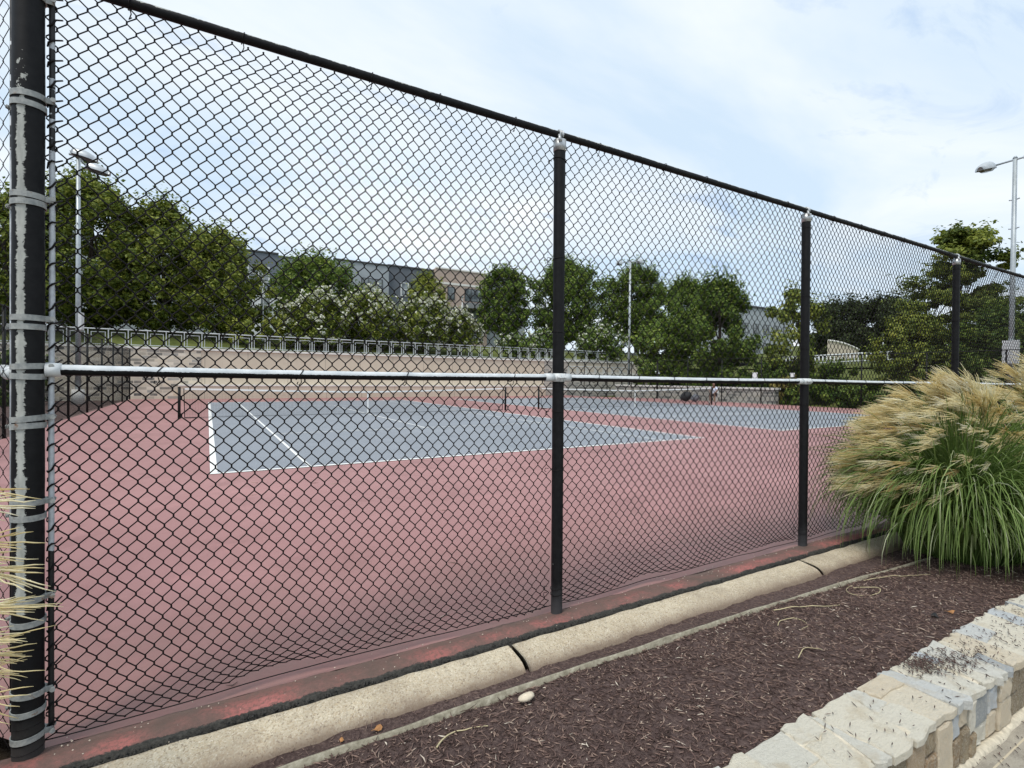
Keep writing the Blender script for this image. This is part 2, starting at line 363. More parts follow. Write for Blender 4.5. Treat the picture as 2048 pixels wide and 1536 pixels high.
cam=bpy.data.cameras.new('camera'); cam.sensor_width=36; cam.lens=18.145; cam.clip_start=.05; cam.clip_end=3000
co=bpy.data.objects.new('camera',cam); COL.objects.link(co)
R_=(.86122546,-.50811413,.01052288); U_=(-.00369688,.01444137,.99988888); F_=(.50820964,.86116867,-.01055884)
co.matrix_world=Matrix(((R_[0],U_[0],-F_[0],-.0891),(R_[1],U_[1],-F_[1],-8.9888),(R_[2],U_[2],-F_[2],1.4877),(0,0,0,1)))
S.camera=co
S.view_settings.view_transform='Standard'; S.view_settings.look='None'; S.view_settings.exposure=.30; S.view_settings.gamma=1
S.cycles.max_bounces=6; S.cycles.transparent_max_bounces=8; S.cycles.use_denoising=True

# ------------------------------------------------------------------ ground, courts
def sheet(name,poly,z,mat):
    mb=MB(); mb.add([(x,y,z) for x,y in poly],np.arange(len(poly))); return struct(mb.build(name,mat,smooth=False))
sheet('ground',[(-900,-900),(900,-900),(900,900),(-900,900)],-.24,M['soil'])
sheet('court_surface',[(-.66,-6.30),(31.2,-6.30),(31.2,21.0),(28.3,26.7),(28.3,29.3),(-4.08,29.3),(-4.08,-2.46)],0,M['red'])
LC,WC=23.77,10.97
def court(x0,y0,nm):
    sheet('court_paint',[(x0,y0),(x0+WC,y0),(x0+WC,y0+LC),(x0,y0+LC)],.004,M['blue'])
    mb=MB(); h=.0265
    def r(ax,ay,bx,by): 
        n=mb.n; mb.add([(x0+ax,y0+ay,.008),(x0+bx,y0+ay,.008),(x0+bx,y0+by,.008),(x0+ax,y0+by,.008)],[0,1,2,3])
    b=.05
    r(-b,-b,WC+b,b); r(-b,LC-b,WC+b,LC+b)
    for xx in (0,WC): r(xx-b,b+.001,xx+b,LC-b-.001)
    for xx in (1.37,WC-1.37): r(xx-h,b+.001,xx+h,LC-b-.001)
    for yy in (5.485,LC-5.485): r(1.37+h+.001,yy-h,WC-1.37-h-.001,yy+h)
    r(WC/2-h,5.485+h+.001,WC/2+h,LC-5.485-h-.001)
    struct(mb.build('court_markings',M['line'],smooth=False))
court(0,0,'a'); X2,Y2=14.85,.3; court(X2,Y2,'b')

M['netblack']=plain('net_black',(.012,.012,.012),.7)
M['band_white']=plain('net_tape',(.82,.82,.80),.6,var=.06)
M['postblack']=plain('net_post_paint',(.008,.009,.009),.55,var=.2,spec=.25)
def net(x0,y0,label):
    yc=y0+LC/2; xl,xr=x0-.914,x0+WC+.914; xm=(xl+xr)/2
    o=thing('tennis_net',label,'tennis net',(xm,yc,0),'nets across the tennis courts')
    top=lambda x: .914+(1.05-.914)*((np.abs(x-xm)/(xr-xm))**1.25)
    for x in (xl,xr):
        mb=MB(); cyl(mb,(x,yc,0),(x,yc,1.07),.045,sides=14); cyl(mb,(x,yc,1.07),(x,yc,1.085),.05,.03,14); mb.build('net_post',M['postblack'],o)
    a,b=xl+.16,xr-.16
    mb=MB()
    xs=np.arange(a,b,.045); n=len(xs)
    z0=np.full(n,.035); 
    tubes(mb,np.stack([np.c_[xs,np.full(n,yc),z0],np.c_[xs,np.full(n,yc),top(xs)-.02]],1),.0019,3)
    zs=np.linspace(0,1,21)
    xx=np.linspace(a,b,40)
    tubes(mb,np.stack([np.c_[xx,np.full(40,yc+.002),.035+(top(xx)-.055)*k] for k in zs]),.0019,3,ref=(0,0,1))
    mb.build('net_mesh',M['netblack'],o)
    mb=MB(); 
    v=[];
    for x in xx: v+= [(x,yc-.008,top(x)-.06),(x,yc-.008,top(x)),(x,yc+.008,top(x)),(x,yc+.008,top(x)-.06)]
    f=[]
    for i in range(39):
        for k in range(4): f.append((i*4+k,i*4+(k+1)%4,i*4+4+(k+1)%4,i*4+4+k))
    mb.add(v,np.array(f)); mb.build('headband',M['band_white'],o,smooth=False)
    mb=MB(); box(mb,xm-.026,xm+.026,yc-.012,yc+.012,.0,.925); mb.build('center_strap',M['band_white'],o,smooth=False)
    mb=MB(); tube(mb,np.c_[xx,np.full(40,yc),np.full(40,.035)],.007,6,ref=(0,0,1))
    mb.build('bottom_cord',M['netblack'],o)
    for x,sg in ((a,1),(b,-1)):
        mb=MB(); cyl(mb,(x,yc,.02),(x-.03*sg,yc,1.03),.013,sides=8); cyl(mb,(x,yc,.03),(x+.35*sg,yc,.03),.016,sides=8); mb.build('side_dowel',M['postblack'],o)
        mb=MB(); cyl(mb,(x-.03*sg,yc,.98),(x-.16*sg,yc,.99),.008,sides=6); mb.build('lacing',M['band_white'],o)
net(0,0,'black tennis net with white headband on the nearer blue court')
net(X2,Y2,'black tennis net with white headband on the farther court beside the seated person')

# ------------------------------------------------------------------ chain link
WX,PZ=.0318,.0790      # half diamond width, diamond height
def chainlink(mb,org,dx,length,z0,z1,r=.0028,sides=4,warp=None,lite=False,wx=.0318):
    """woven wire: neighbouring zigzag pickets hook through each other at every node"""
    org=A(*org); dx=A(*dx); WX=wx; dy=A(-dx[1],dx[0],0)
    n=int(length/WX); k=int((z1-z0)/(PZ/2)); k-=k%2
    i=np.arange(n)[:,None]; j=np.arange(k+1)[None]
    side=(i+j)%2                     # 0: at column i, 1: at column i+1
    s0=(i+side)*WX; zz=z0+j*PZ/2+0*i
    sg=np.where(side==1,1.0,-1.0)
    if lite:
        s=s0; z=zz; y=sg*.6*r
    else:
        e=sg*r*.55; h=PZ*.055
        s=np.stack([s0+e-sg*.0015,s0+e],-1).reshape(n,-1)*1.0
        s=np.stack([s0+e,s0+e],-1).reshape(n,-1)
        z=np.stack([zz-h,zz+h],-1).reshape(n,-1)
        y=np.stack([sg*r*.9,-sg*r*.9],-1).reshape(n,-1)
    ss=np.asarray(s,float); z=np.asarray(z,float); y=np.asarray(y,float)
    if warp is not None: ss,y,z=warp(ss,y,z)
    p=org+ss[...,None]*dx+y[...,None]*dy+z[...,None]*A(0,0,1)
    tubes(mb,p,r,sides,ref=tuple(dy))
    return mb

def band(mb,c,R,z,d,reach,tilt=0.,h=.011,bolt=True):
    """flat strap round a post at (cx,cy) with ears reaching along d, and a carriage bolt"""
    d=A(*d); n=24; a=np.linspace(0,2*PI,n,endpoint=False)
    v=[]
    for (rr,zz) in ((R+.001,-h),(R+.0045,-h),(R+.0045,h),(R+.001,h)):
        off=np.cos(a)*rr*d[0]+np.sin(a)*rr*-d[1], np.cos(a)*rr*d[1]+np.sin(a)*rr*d[0]
        v.append(np.c_[c[0]+off[0],c[1]+off[1],z+zz+tilt*np.cos(a)*rr])
    v=np.concatenate(v); f=[]
    for k in range(4):
        for i in range(n): f.append((k*n+i,k*n+(i+1)%n,((k+1)%4)*n+(i+1)%n,((k+1)%4)*n+i))
    mb.add(v,np.array(f))
    nrm=A(-d[1],d[0],0)
    for sg in (-1,1):
        obox(mb,A(c[0],c[1],z+tilt*R)+d*(R+reach*.5)+nrm*sg*.014,d,(0,0,1),reach*.5,h,.002)
    if bolt:
        q=A(c[0],c[1],z+tilt*R)+d*(R+reach)
        cyl(mb,q-nrm*.03,q+nrm*.026,.0042,sides=8); cyl(mb,q-nrm*.036,q-nrm*.028,.009,.008,8); cyl(mb,q+nrm*.016,q+nrm*.024,.0085,sides=6)

def rough_tube(mb,p0,p1,r,sides=20,n=60,seed=0,amp=.0006):
    t_=np.linspace(0,1,n)[:,None]; p=A(*p0)+t_*(A(*p1)-A(*p0)); 
    return tube(mb,p,r+amp*vnoise(t_[:,0]*30,seed),sides,ref=(0,1,0) if abs(p1[2]-p0[2])>.5 else (0,0,1))

FX,FY=-.684,-6.326
fence=thing('chain_link_fence','tall black chain-link fence across the foreground with worn white middle rail','fence',(FX,FY,0))
posts=[1.812,4.525,7.70,10.75]
mb=MB(); rough_tube(mb,(FX,FY,-.12),(FX,FY,3.12),.0480,28,80,1); cyl(mb,(FX,FY,3.12),(FX,FY,3.16),.055,.03,28); mb.build('corner_post',M['post_corner'],fence)
mb=MB()
for z_ in np.linspace(.0,.16,6): 
    aa=np.linspace(0,2*PI,24); tube(mb,np.c_[FX+.0485*np.cos(aa),FY+.0485*np.sin(aa),z_+.006*np.cos(aa+z_*9)],.0014,4,ref=(0,0,1))
mb.build('wire_wrap',M['vinyl'],fence)
for i,x in enumerate(posts):
    mb=MB(); rough_tube(mb,(x+.012,FY-.008,-.12),(x,FY,2.965),.0365,22,60,10+i); mb.build('line_post',M['post_line'],fence)
    mb=MB(); cyl(mb,(x,FY,2.915),(x,FY,2.985),.040,.0405,22); aa=np.linspace(-.25*PI,1.25*PI,18)
    for dx_ in (-.012,0,.012): tube(mb,np.c_[np.full(18,x+dx_),FY+.0245*np.cos(aa),3.022+.0245*np.sin(aa)],.005,6,ref=(1,0,0))
    cyl(mb,(x-.02,FY-.034,2.965),(x-.02,FY-.022,3.01),.012,.008,10); cyl(mb,(x+.02,FY+.034,2.965),(x+.02,FY+.022,3.01),.012,.008,10)
    mb.build('loop_cap',M['galv'],fence)
    zr=1.497-.007*i if i<3 else 1.478
    mb=MB(); band(mb,(x+.006,FY-.004),.0375,zr,(0,-1,0),.012,h=.026,bolt=True)
    for sg in (-1,1): cyl(mb,(x+sg*.035,FY-.004,zr),(x+sg*.095,FY-.003,zr),.0265,.0255,18)
    mb.build('rail_clamp',M['railwhite'],fence)
    for zt in (.13,.17,.92,1.28,1.78,2.25,2.86):
        mb=MB(); aa=np.linspace(0,2*PI,22); tl=rng.uniform(-.012,.012)
        tube(mb,np.c_[x+.010*(1-zt/3)+.0385*np.cos(aa),FY-.006*(1-zt/3)+.0385*np.sin(aa),zt+tl*np.cos(aa)],.0022,5,ref=(0,0,1))
        c=A(x-.037,FY+.03,zt); tube(mb,[c,c+A(-.02,.004,.004),c+A(-.03,.0,-.012),c+A(-.02,-.004,-.02)],.0022,5,ref=(0,0,1)); mb.build('post_tie',M['vinyl'],fence)
xe=11.5
mb=MB(); xs=np.linspace(FX,xe,160); tube(mb,np.c_[xs,np.full(160,FY),3.020+.004*vnoise(xs,3,1.2)],.0215+.0004*vnoise(xs*20,5),20,ref=(0,0,1)); mb.build('top_rail',M['post_top'],fence)
bay=[FX]+posts+[xe]
for i in range(len(bay)-1):
    a,b=bay[i]+(.075 if i==0 else .09),bay[i+1]-.09
    za,zb=[1.503,1.497,1.490,1.483,1.478,1.476][i:i+2]
    mb=MB(); xs=np.linspace(a,b,70); zc_=za+(zb-za)*(xs-a)/(b-a)-.006*np.sin(PI*(xs-a)/(b-a)); tube(mb,np.c_[xs,np.full(70,FY-.002),zc_],.0212+.0003*vnoise(xs*25,9+i),20,ref=(0,0,1)); mb.t[-1]=.5+.5*(mb.v[-1][:,2]-np.repeat(zc_,20))/.0212
    mb.build('middle_rail',M['post_mid'],fence)
    nt_=[4,7,8,7,2][i]
    for k in range(nt_):
        x=a+(b-a)*(k+.45+.2*rng.random())/nt_; zc=za+(zb-za)*(x-a)/(b-a)-.004; aa=np.linspace(-.2*PI,1.75*PI,20); sk=rng.uniform(.012,.03)
        mb=MB(); tube(mb,np.c_[x+sk*np.cos(aa),FY+.0245*np.cos(aa+PI/2)*1.0,zc+.0245*np.sin(aa+PI/2)],.0024,5,ref=(1,0,0))
        c=A(x+.004,FY-.012,zc-.022); tube(mb,[c,c+A(.004,.012,-.016),c+A(-.006,.02,-.03),c+A(-.016,.014,-.024),c+A(-.012,.008,-.014)],.0024,5,ref=(1,0,0)); mb.build('rail_tie',M['vinyl'],fence)
    nt_=[5,5,6,5,1][i]
    for k in range(nt_):
        x=a+(b-a)*(k+.4+.3*rng.random())/nt_; aa=np.linspace(-.2*PI,1.75*PI,20); mb=MB()
        tube(mb,np.c_[x+.006*np.cos(aa),FY+.0245*np.cos(aa+PI/2),3.02+.0245*np.sin(aa+PI/2)],.0024,5,ref=(1,0,0))
        c=A(x,FY-.01,2.996); tube(mb,[c,c+A(.004,.012,-.016),c+A(-.004,.02,-.036),c+A(.006,.014,-.028)],.0024,5,ref=(1,0,0)); mb.build('top_tie',M['vinyl'],fence)
# rail cup at the corner
mb=MB(); cyl(mb,(FX+.052,FY-.003,1.503),(FX+.098,FY-.002,1.503),.0285,.0265,20); obox(mb,(FX+.05,FY-.003,1.503),(1,0,0),(0,0,1),.012,.02,.004); mb.build('rail_cup',M['railwhite'],fence)
BX=FX+.066
mb=MB(); zs=np.linspace(.07,3.05,50); tube(mb,np.c_[BX+.0025*vnoise(zs,4,2),FY+.012+.002*vnoise(zs,6,2),zs],.0098,8); mb.build('tension_bar',M['bar'],fence)
mb=MB(); Pw=[]
for q in range(38):
    zz=.10+q*.079; dz=.012*np.sin(q*2.3)
    Pw.append([(BX+.030,FY+.024,zz+.022),(BX+.013,FY+.004,zz+.006),(BX+.004,FY-.0015,zz-.004+dz),(BX-.008,FY+.0,zz-.014+dz),(BX-.0135,FY+.012,zz-.022)])
tubes(mb,np.array(Pw),np.array([.003,.0034,.004,.0036,.003]),6,ref=(0,0,1)); tag(mb.build('fabric_loops',M['vinyl'],fence),kind='stuff')
CD=A(-.668,.744,0)
for k,zb_ in enumerate((2.93,2.545,2.165,1.700,1.515,1.315,.995,.615,.255,.085)):
    mb=MB(); band(mb,(FX,FY),.0485,zb_,(1,.12,0),.024 if k!=4 else .02,tilt=rng.uniform(-.1,.1)); mb.build('brace_band',M['band'],fence,smooth=False)
for k,zb_ in enumerate((2.51,2.135,1.665,1.478,1.285,.935,.53,.185)):
    mb=MB(); band(mb,(FX,FY),.0492,zb_,CD,.035,tilt=rng.uniform(-.08,.08)); mb.build('brace_band',M['band'],fence,smooth=False)
for i in range(len(bay)-1):
    a=bay[i]+(.050 if i==0 else 0.0); b=bay[i+1]
    L_=b-a
    ZL=-.12 if i==1 else -.035
    def warp(s,y,z,i=i,L_=L_,a=a,ZL=ZL):
        S_=s+a
        s2=s+.006*vn2(S_,z,21,3.0)+.003*vn2(S_,z,22,9)
        lift=.058+.012*np.sin(S_*2.3+.5)+.010*np.sin(S_*5.1+1.2)
        if i==1: lift=lift+.03*np.exp(-((s/L_-.80)/.16)**2)
        hs=.26 if i!=1 else .26+.22*np.exp(-((s/L_-.45)/.3)**2)
        u=np.clip((z-ZL)/(hs-ZL),0,1.2)
        zn=np.where(z<hs,lift+(hs-lift)*np.where(u<1,(.6*u+.4*u**2),u),z)
        zn=zn+.006*vn2(S_,z,23,2.6)+np.where(z<hs,.012*(1-np.clip(u,0,1))*vn2(S_,z*2,24,9),0)
        y2=y+.022+.010*vn2(S_,z,25,2.2)+np.where(z<hs,(1-np.clip(u,0,1))**1.5*(.025*np.sin(S_*3.1+.4)+.02*np.sin(S_*7.7)),0)
        if i==1:
            q_=np.clip((s/L_-.62)/.38,0,1); s2=s2+.10*q_*(1-q_)*1.6
        if i==1: s2=s2+.02*np.exp(-((z-.25)/.25)**2)*np.sin(S_*9)*np.clip(s/L_,0,1)
        # near the top rail the first bay sags off its ties
        if i==0: zn=zn-.05*np.exp(-((z-3.05)/.16)**2)*np.exp(-((s/L_-.36)/.25)**2)
        return s2,y2,zn
    mb=MB(); chainlink(mb,(a,FY,0),(1,0,0),L_,ZL,3.075,warp=warp,sides=4,wx=.0350 if i==1 else .0318); mb.build('mesh_panel',M['vinyl'],fence)
    mb=MB(); xs=np.linspace(a,b,50); tube(mb,np.c_[xs,np.full(50,FY+.01)+.02*vnoise(xs,40+i,3),.050+.006*np.sin((xs-a)/L_*PI)+.006*vnoise(xs,50+i,2)],.0026,5,ref=(0,0,1)); mb.build('tension_wire',M['vinyl'],fence)

# angled fence from the corner post, and the side and far fences
def plain_fence(label,P0,P1,cat='fence',npost=8,post_r=.036,skip_first=False,lite=True,name='chain_link_fence',mid=True,bottom=False,r=.0015,h=3.02):
    P0=A(*P0,0);P1=A(*P1,0); d=P1-P0; L_=np.linalg.norm(d); d/=L_
    o=thing(name,label,cat,tuple(P0))
    for k in range(npost):
        if k==0 and skip_first: continue
        c=P0+d*L_*k/(npost-1); mb=MB(); cyl(mb,c+A(0,0,-.1),c+A(0,0,h-.02),post_r,sides=12); cyl(mb,c+A(0,0,h-.02),c+A(0,0,h+.03),post_r*1.15,post_r*.6,12); mb.build('post',M['postblack'],o)
    mb=MB(); cyl(mb,P0+A(0,0,h),P1+A(0,0,h),.021,sides=10); mb.build('top_rail',M['postblack'],o)
    if mid:
        mb=MB(); cyl(mb,P0+d*.07+A(0,0,1.5),P1+A(0,0,1.5),.021,sides=14); mb.build('middle_rail',M['postblack'] if not skip_first else M['railwhite'],o)
    if bottom:
        mb=MB(); cyl(mb,P0+A(0,0,.1),P1+A(0,0,.1),.03,sides=10); mb.build('bottom_rail',M['postblack'],o)
    n_=A(-d[1],d[0],0)*.03
    mb=MB(); chainlink(mb,tuple(P0+n_),tuple(d),L_,.04,h+.01,r=r,sides=4 if not lite else 3,lite=lite); mb.build('mesh_panel',M['vinyl'],o)
    return o
P0=A(FX,FY)+CD[:2]*.06
o=plain_fence('angled chain-link fence joined to the peeling corner post at the left edge',P0,(-4.08,-2.50),npost=3,skip_first=True,lite=False)
mb=MB(); q=A(P0[0],P0[1],0)+CD*.03; tube(mb,[q+A(0,0,.08),q+A(0,0,1.5),q+A(0,0,3.05)],.0098,8); mb.build('tension_bar',M['bar'],o)
mb=MB(); q=A(FX,FY,1.488)+CD*.06; cyl(mb,q,q+CD*.055,.0285,.0265,18); mb.build('rail_cup',M['railwhite'],o)
plain_fence('long black chain-link side fence running back to the stone end of the wall',(-4.08,-2.45),(-4.08,29.1),npost=11)
plain_fence('black chain-link fence cutting the far corner in front of the grey stone terraces',(28.3,26.7),(31.2,21.0),npost=4)
plain_fence('black chain-link fence along the far right side in front of the trees',(31.2,20.9),(31.2,-6.2),npost=10,mid=False)

# ------------------------------------------------------------------ strip, kerb, mulch, edging
xs=np.arange(-1.8,11.5,.03); ys=np.linspace(-6.535,-6.295,25)
Xg,Yg=np.meshgrid(xs,ys,indexing='ij')
Zg=.012+.006*vn2(Xg,Yg,31,4)+.004*vn2(Xg,Yg,32,25)+.012*np.exp(-((Yg+6.41)/.05)**2)-.004
Zg=np.where(Yg+.012*vn2(Xg,Yg*0,34,14)<-6.492,Zg-.030-.008*vn2(Xg,Yg,33,40),Zg); Zg=np.where(Yg>-6.31,-.006,Zg)
mb=MB(); mb.add(np.stack([Xg,Yg,Zg],-1),grid_faces(len(xs),len(ys))[:,::-1]); struct(mb.build('asphalt_strip',M['strip']))
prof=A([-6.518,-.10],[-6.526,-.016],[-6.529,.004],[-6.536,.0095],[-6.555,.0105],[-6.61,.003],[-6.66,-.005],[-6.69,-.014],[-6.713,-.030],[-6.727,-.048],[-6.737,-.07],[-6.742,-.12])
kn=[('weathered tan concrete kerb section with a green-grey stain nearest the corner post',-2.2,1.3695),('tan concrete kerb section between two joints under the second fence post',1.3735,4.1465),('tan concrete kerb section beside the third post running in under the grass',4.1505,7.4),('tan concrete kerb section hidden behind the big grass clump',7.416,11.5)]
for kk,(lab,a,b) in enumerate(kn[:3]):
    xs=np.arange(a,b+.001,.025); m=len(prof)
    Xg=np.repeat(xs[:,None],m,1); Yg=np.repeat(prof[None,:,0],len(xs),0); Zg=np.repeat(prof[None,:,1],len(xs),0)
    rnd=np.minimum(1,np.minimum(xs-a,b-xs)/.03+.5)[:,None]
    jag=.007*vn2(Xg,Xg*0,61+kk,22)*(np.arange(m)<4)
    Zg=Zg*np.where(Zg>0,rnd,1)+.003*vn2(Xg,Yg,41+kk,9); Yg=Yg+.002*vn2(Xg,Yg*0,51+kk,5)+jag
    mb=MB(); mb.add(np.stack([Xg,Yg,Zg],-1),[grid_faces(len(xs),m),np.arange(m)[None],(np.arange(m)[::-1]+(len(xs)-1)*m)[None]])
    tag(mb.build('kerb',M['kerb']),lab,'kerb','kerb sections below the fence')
def edgeY(x): return -6.865-.0022*np.clip(x,0,9)**2.6
def mz(x,y):
    f=np.clip((y+7.80)/1.05,0,1)
    z=.035-.075*f
    z=np.where(y>edgeY(x),z-.008,z)
    return z+.010*vn2(x,y,71,5)+.006*vn2(x,y,72,30)
xs=np.arange(-1.9,9.6,.025); ys=np.arange(-7.82,-6.70,.02)
Xg,Yg=np.meshgrid(xs,ys,indexing='ij')
mb=MB(); mb.add(np.stack([Xg,Yg,mz(Xg,Yg)],-1),grid_faces(len(xs),len(ys))[:,::-1]); struct(mb.build('mulch_bed',M['mulch']))
xs=np.arange(-1.9,7.5,.03); w=.0050+.0016*vnoise(xs,81,9)
ec=edgeY(xs)+.004*vnoise(xs,82,6); et=-.006+.005*vnoise(xs,83,5)
v=np.stack([np.c_[xs,ec-w,np.full(len(xs),-.08)],np.c_[xs,ec-w*.9,et-.002],np.c_[xs,ec+w*.9,et],np.c_[xs,ec+w,np.full(len(xs),-.08)]],1)
mb=MB(); mb.add(v,grid_faces(len(xs),4)); tag(mb.build('edging_strip',M['edging']),'thin pale concrete edging strip between the kerb and the dark mulch','edging')
sheet('soil_bed',[(-1.9,-12),(-1.9,-6.32),(-.72,-6.32),(-4.12,-2.46),(-4.12,29.2),(-40,29.2),(-40,-12)],-.05,M['mulch'])

def chips(n,xr,yr,lmin,lmax,wid,tonef,zoff=.003,seed=1):
    r=np.random.default_rng(seed); x=r.uniform(*xr,n); y=r.uniform(*yr,n)
    L_=r.uniform(lmin,lmax,n)*r.uniform(.4,1.2,n)*np.where(r.random(n)<.06,1.8,1); a=r.uniform(0,PI,n); tilt=r.normal(0,.22,n)
    c=np.c_[x,y,mz(x,y)+zoff+np.abs(np.sin(tilt))*L_*.5]
    d=np.c_[np.cos(a)*np.cos(tilt),np.sin(a)*np.cos(tilt),np.sin(tilt)]
    bend=np.c_[-np.sin(a),np.cos(a),np.zeros(n)]*(r.normal(0,.12,n)*L_)[:,None]
    p=np.stack([c-d*L_[:,None]/2,c+bend*.5,c+d*L_[:,None]/2],1)
    rad=(wid*r.uniform(.5,1.5,n))[:,None]*np.array([.35,1,.3])[None]
    mb=MB(); tubes(mb,p,rad,4,ref=(0,0,1),tone=tonef(r,n)); return mb
near=chips(22000,(.0,5.6),(-7.80,-6.88),.014,.046,.0024,lambda r,n:np.clip(r.beta(1.3,2.2,n)+(r.random(n)<.025)*.5,0,1),seed=3)
tag(near.build('mulch_chips',M['chip']),'shredded dark brown bark chips covering the bed','mulch',kind='stuff')
g=chips(900,(-1.2,5.5),(-6.85,-6.73),.010,.05,.0012,lambda r,n:np.clip(.35+.5*r.random(n),0,1),zoff=.004,seed=5)
tag(g.build('gutter_litter',M['chip']),'dry bits and pale grit lying between kerb and edging','litter',kind='stuff')
M['crumb']=plain('asphalt_crumb',(.040,.038,.034),.9,var=.5,scale=120)
r=np.random.default_rng(19); mb=MB(); ico=A([1,0,0],[-1,0,0],[0,1,0],[0,-1,0],[0,0,1],[0,0,-1]); icf=np.array([[0,2,4],[2,1,4],[1,3,4],[3,0,4],[2,0,5],[1,2,5],[3,1,5],[0,3,5]])
for k in range(4200):
    xx=r.uniform(-1.2,6.2); yy=np.clip(r.normal(-6.502,.012),-6.525,-6.47)+.010*math.sin(xx*5)+.006*math.sin(xx*13+1); sz=r.uniform(.002,.0075)
    mb.add(A(xx,yy,.002+r.uniform(-.012,.006))+ico*sz*r.uniform(.6,1.3,(6,1)),icf,.5)
tag(mb.build('asphalt_crumbs',M['crumb'],smooth=False),'black crumbled asphalt along the broken joint beside the kerb','asphalt crumbs',kind='stuff')
# pale grit
r=np.random.default_rng(9); n=260; x=r.uniform(.1,5.2,n); y=r.uniform(-7.78,-6.9,n)
mb=MB(); ico=A([1,0,0],[-1,0,0],[0,1,0],[0,-1,0],[0,0,1],[0,0,-1]); icf=np.array([[0,2,4],[2,1,4],[1,3,4],[3,0,4],[2,0,5],[1,2,5],[3,1,5],[0,3,5]])
def pebble(mb,c,s,tone=.95,rr=r):
    mb.add(A(*c)+ico*np.array(s)*rr.uniform(.7,1.3,(6,1)),icf,tone)
for k in range(n): pebble(mb,(x[k],y[k],float(mz(x[k],y[k]))+.004),tuple(r.uniform(.002,.005,3)))
for k in range(170): 
    xx=r.uniform(-.7,5.2); yy=r.normal(-6.37,.05); pebble(mb,(xx,yy,.016),tuple(r.uniform(.002,.0048,3)),.97)
tag(mb.build('pale_grit',M['chip'],smooth=False),'scattered pale grit on the mulch and by the fence foot','grit',kind='stuff')

M['rock']=plain('pale_rock',(.60,.52,.40),.85,var=.2,scale=30)
def blob(mb,c,s,seed,n=14,m=9):
    th=np.linspace(0,2*PI,n,endpoint=False); ph=np.linspace(.02,PI-.02,m)
    T,Ph=np.meshgrid(th,ph,indexing='ij'); k=1+.18*vn2(T*1.0,Ph*2,seed,1.3)
    k[:]=k; P=np.stack([np.cos(T)*np.sin(Ph)*s[0]*k,np.sin(T)*np.sin(Ph)*s[1]*k,np.cos(Ph)*s[2]*k],-1)+A(*c)
    f=[(i*m+j,((i+1)%n)*m+j,((i+1)%n)*m+j+1,i*m+j+1) for i in range(n) for j in range(m-1)]
    mb.add(P,[np.array(f),np.arange(n)[::-1][None]*m,(np.arange(n)*m+m-1)[None]]); return mb
mb=MB(); blob(mb,(1.195,-6.975,.005),(.045,.024,.018),5); tag(mb.build('pale_rock',M['rock']),'flat pale rock lying on the mulch below the kerb joint','rock')
M['dryleaf']=plain('dry_leaf',(.36,.17,.06),.7,var=.3,scale=40)
M['darkbit']=plain('dark_bark',(.012,.012,.013),.6,var=.3)
def leaf(c,a,s,label,mat=None,seed=0,name='dry_leaf'):
    rr=np.random.default_rng(seed); o_=[]; n=11
    ang=np.linspace(0,2*PI,n,endpoint=False); rad=s*(.6+.55*rr.random(n)); ring=np.c_[np.cos(ang)*rad*1.25,np.sin(ang)*rad*.75,s*.25*np.sin(ang*2+1)+.004]
    ca,sa=math.cos(a),math.sin(a); ring=np.c_[ring[:,0]*ca-ring[:,1]*sa,ring[:,0]*sa+ring[:,1]*ca,ring[:,2]]+A(*c)
    ctr=A(*c)+A(0,0,.003); v=np.concatenate([ring,[ctr],ring-A(0,0,.0012),[ctr-A(0,0,.0012)]]); i=np.arange(n); j=(i+1)%n
    F=[np.stack([i,j,np.full(n,n)],1),np.stack([j+n+1,i+n+1,np.full(n,2*n+1)],1),np.stack([i,i+n+1,j+n+1,j],1)]
    mb=MB(); mb.add(v,F); tag(mb.build(name,mat or M['dryleaf'],smooth=False),label,'leaf' if name=='dry_leaf' else 'bark piece')
zf=lambda x,y,d=.004: float(mz(np.array(x),np.array(y)))+d
leaf((.545,-6.80,zf(.545,-6.80,.012)),.4,.024,'curled orange-brown leaf at the kerb foot left of the pale rock',seed=2)
leaf((.40,-6.79,zf(.40,-6.79,.008)),1.4,.012,'tiny orange leaf scrap at the kerb foot, nearest the corner post',seed=4)
leaf((3.98,-7.60,zf(3.98,-7.6,.01)),-.5,.028,'orange-brown leaf on the mulch close to the stone wall',seed=6)
leaf((3.84,-7.57,zf(3.84,-7.57,.008)),.1,.03,'black scrap of bark on the mulch beside the orange leaf',M['darkbit'],7,'bark_scrap')
M['straw']=plain('straw',(.55,.47,.28),.8,var=.15)
def stalk(pts,label,r_=.0028):
    p=A(*pts[0])[None]; P=np.array(pts,float); u=np.linspace(0,len(P)-1,24); q=np.stack([np.interp(u,np.arange(len(P)),P[:,k]) for k in range(2)],1)
    k=np.ones(5)/5; q2=np.stack([np.convolve(np.pad(q[:,c],2,mode='edge'),k,'valid') for c in range(2)],1)
    z=mz(q2[:,0],q2[:,1])+.009+.006*np.sin(u*1.7)
    mb=MB(); tube(mb,np.c_[q2,z],r_*np.linspace(1,.5,24),5,ref=(0,0,1)); tag(mb.build('grass_stalk',M['straw']),label,'dry stalk','dry grass stalks dropped on the mulch')
stalk([(.71,-7.06),(.76,-7.02),(.83,-6.99),(.92,-7.01),(.96,-7.05)],'pale bent dry stalk on the mulch nearest the bottom edge',.004)
stalk([(3.10,-6.96),(3.3,-7.05),(3.5,-7.14),(3.55,-7.16)],'long straight dry stalk on the mulch by the second kerb joint',.0035)
stalk([(3.95,-7.02),(4.15,-7.12),(4.02,-7.2),(3.8,-7.13),(3.86,-7.02),(4.05,-7.0)],'looped dry grass blade in front of the big grass clump')
stalk([(2.9,-7.13),(3.0,-7.08),(3.13,-7.12),(3.1,-7.22),(2.95,-7.24)],'small hooked dry blade in the middle of the mulch')
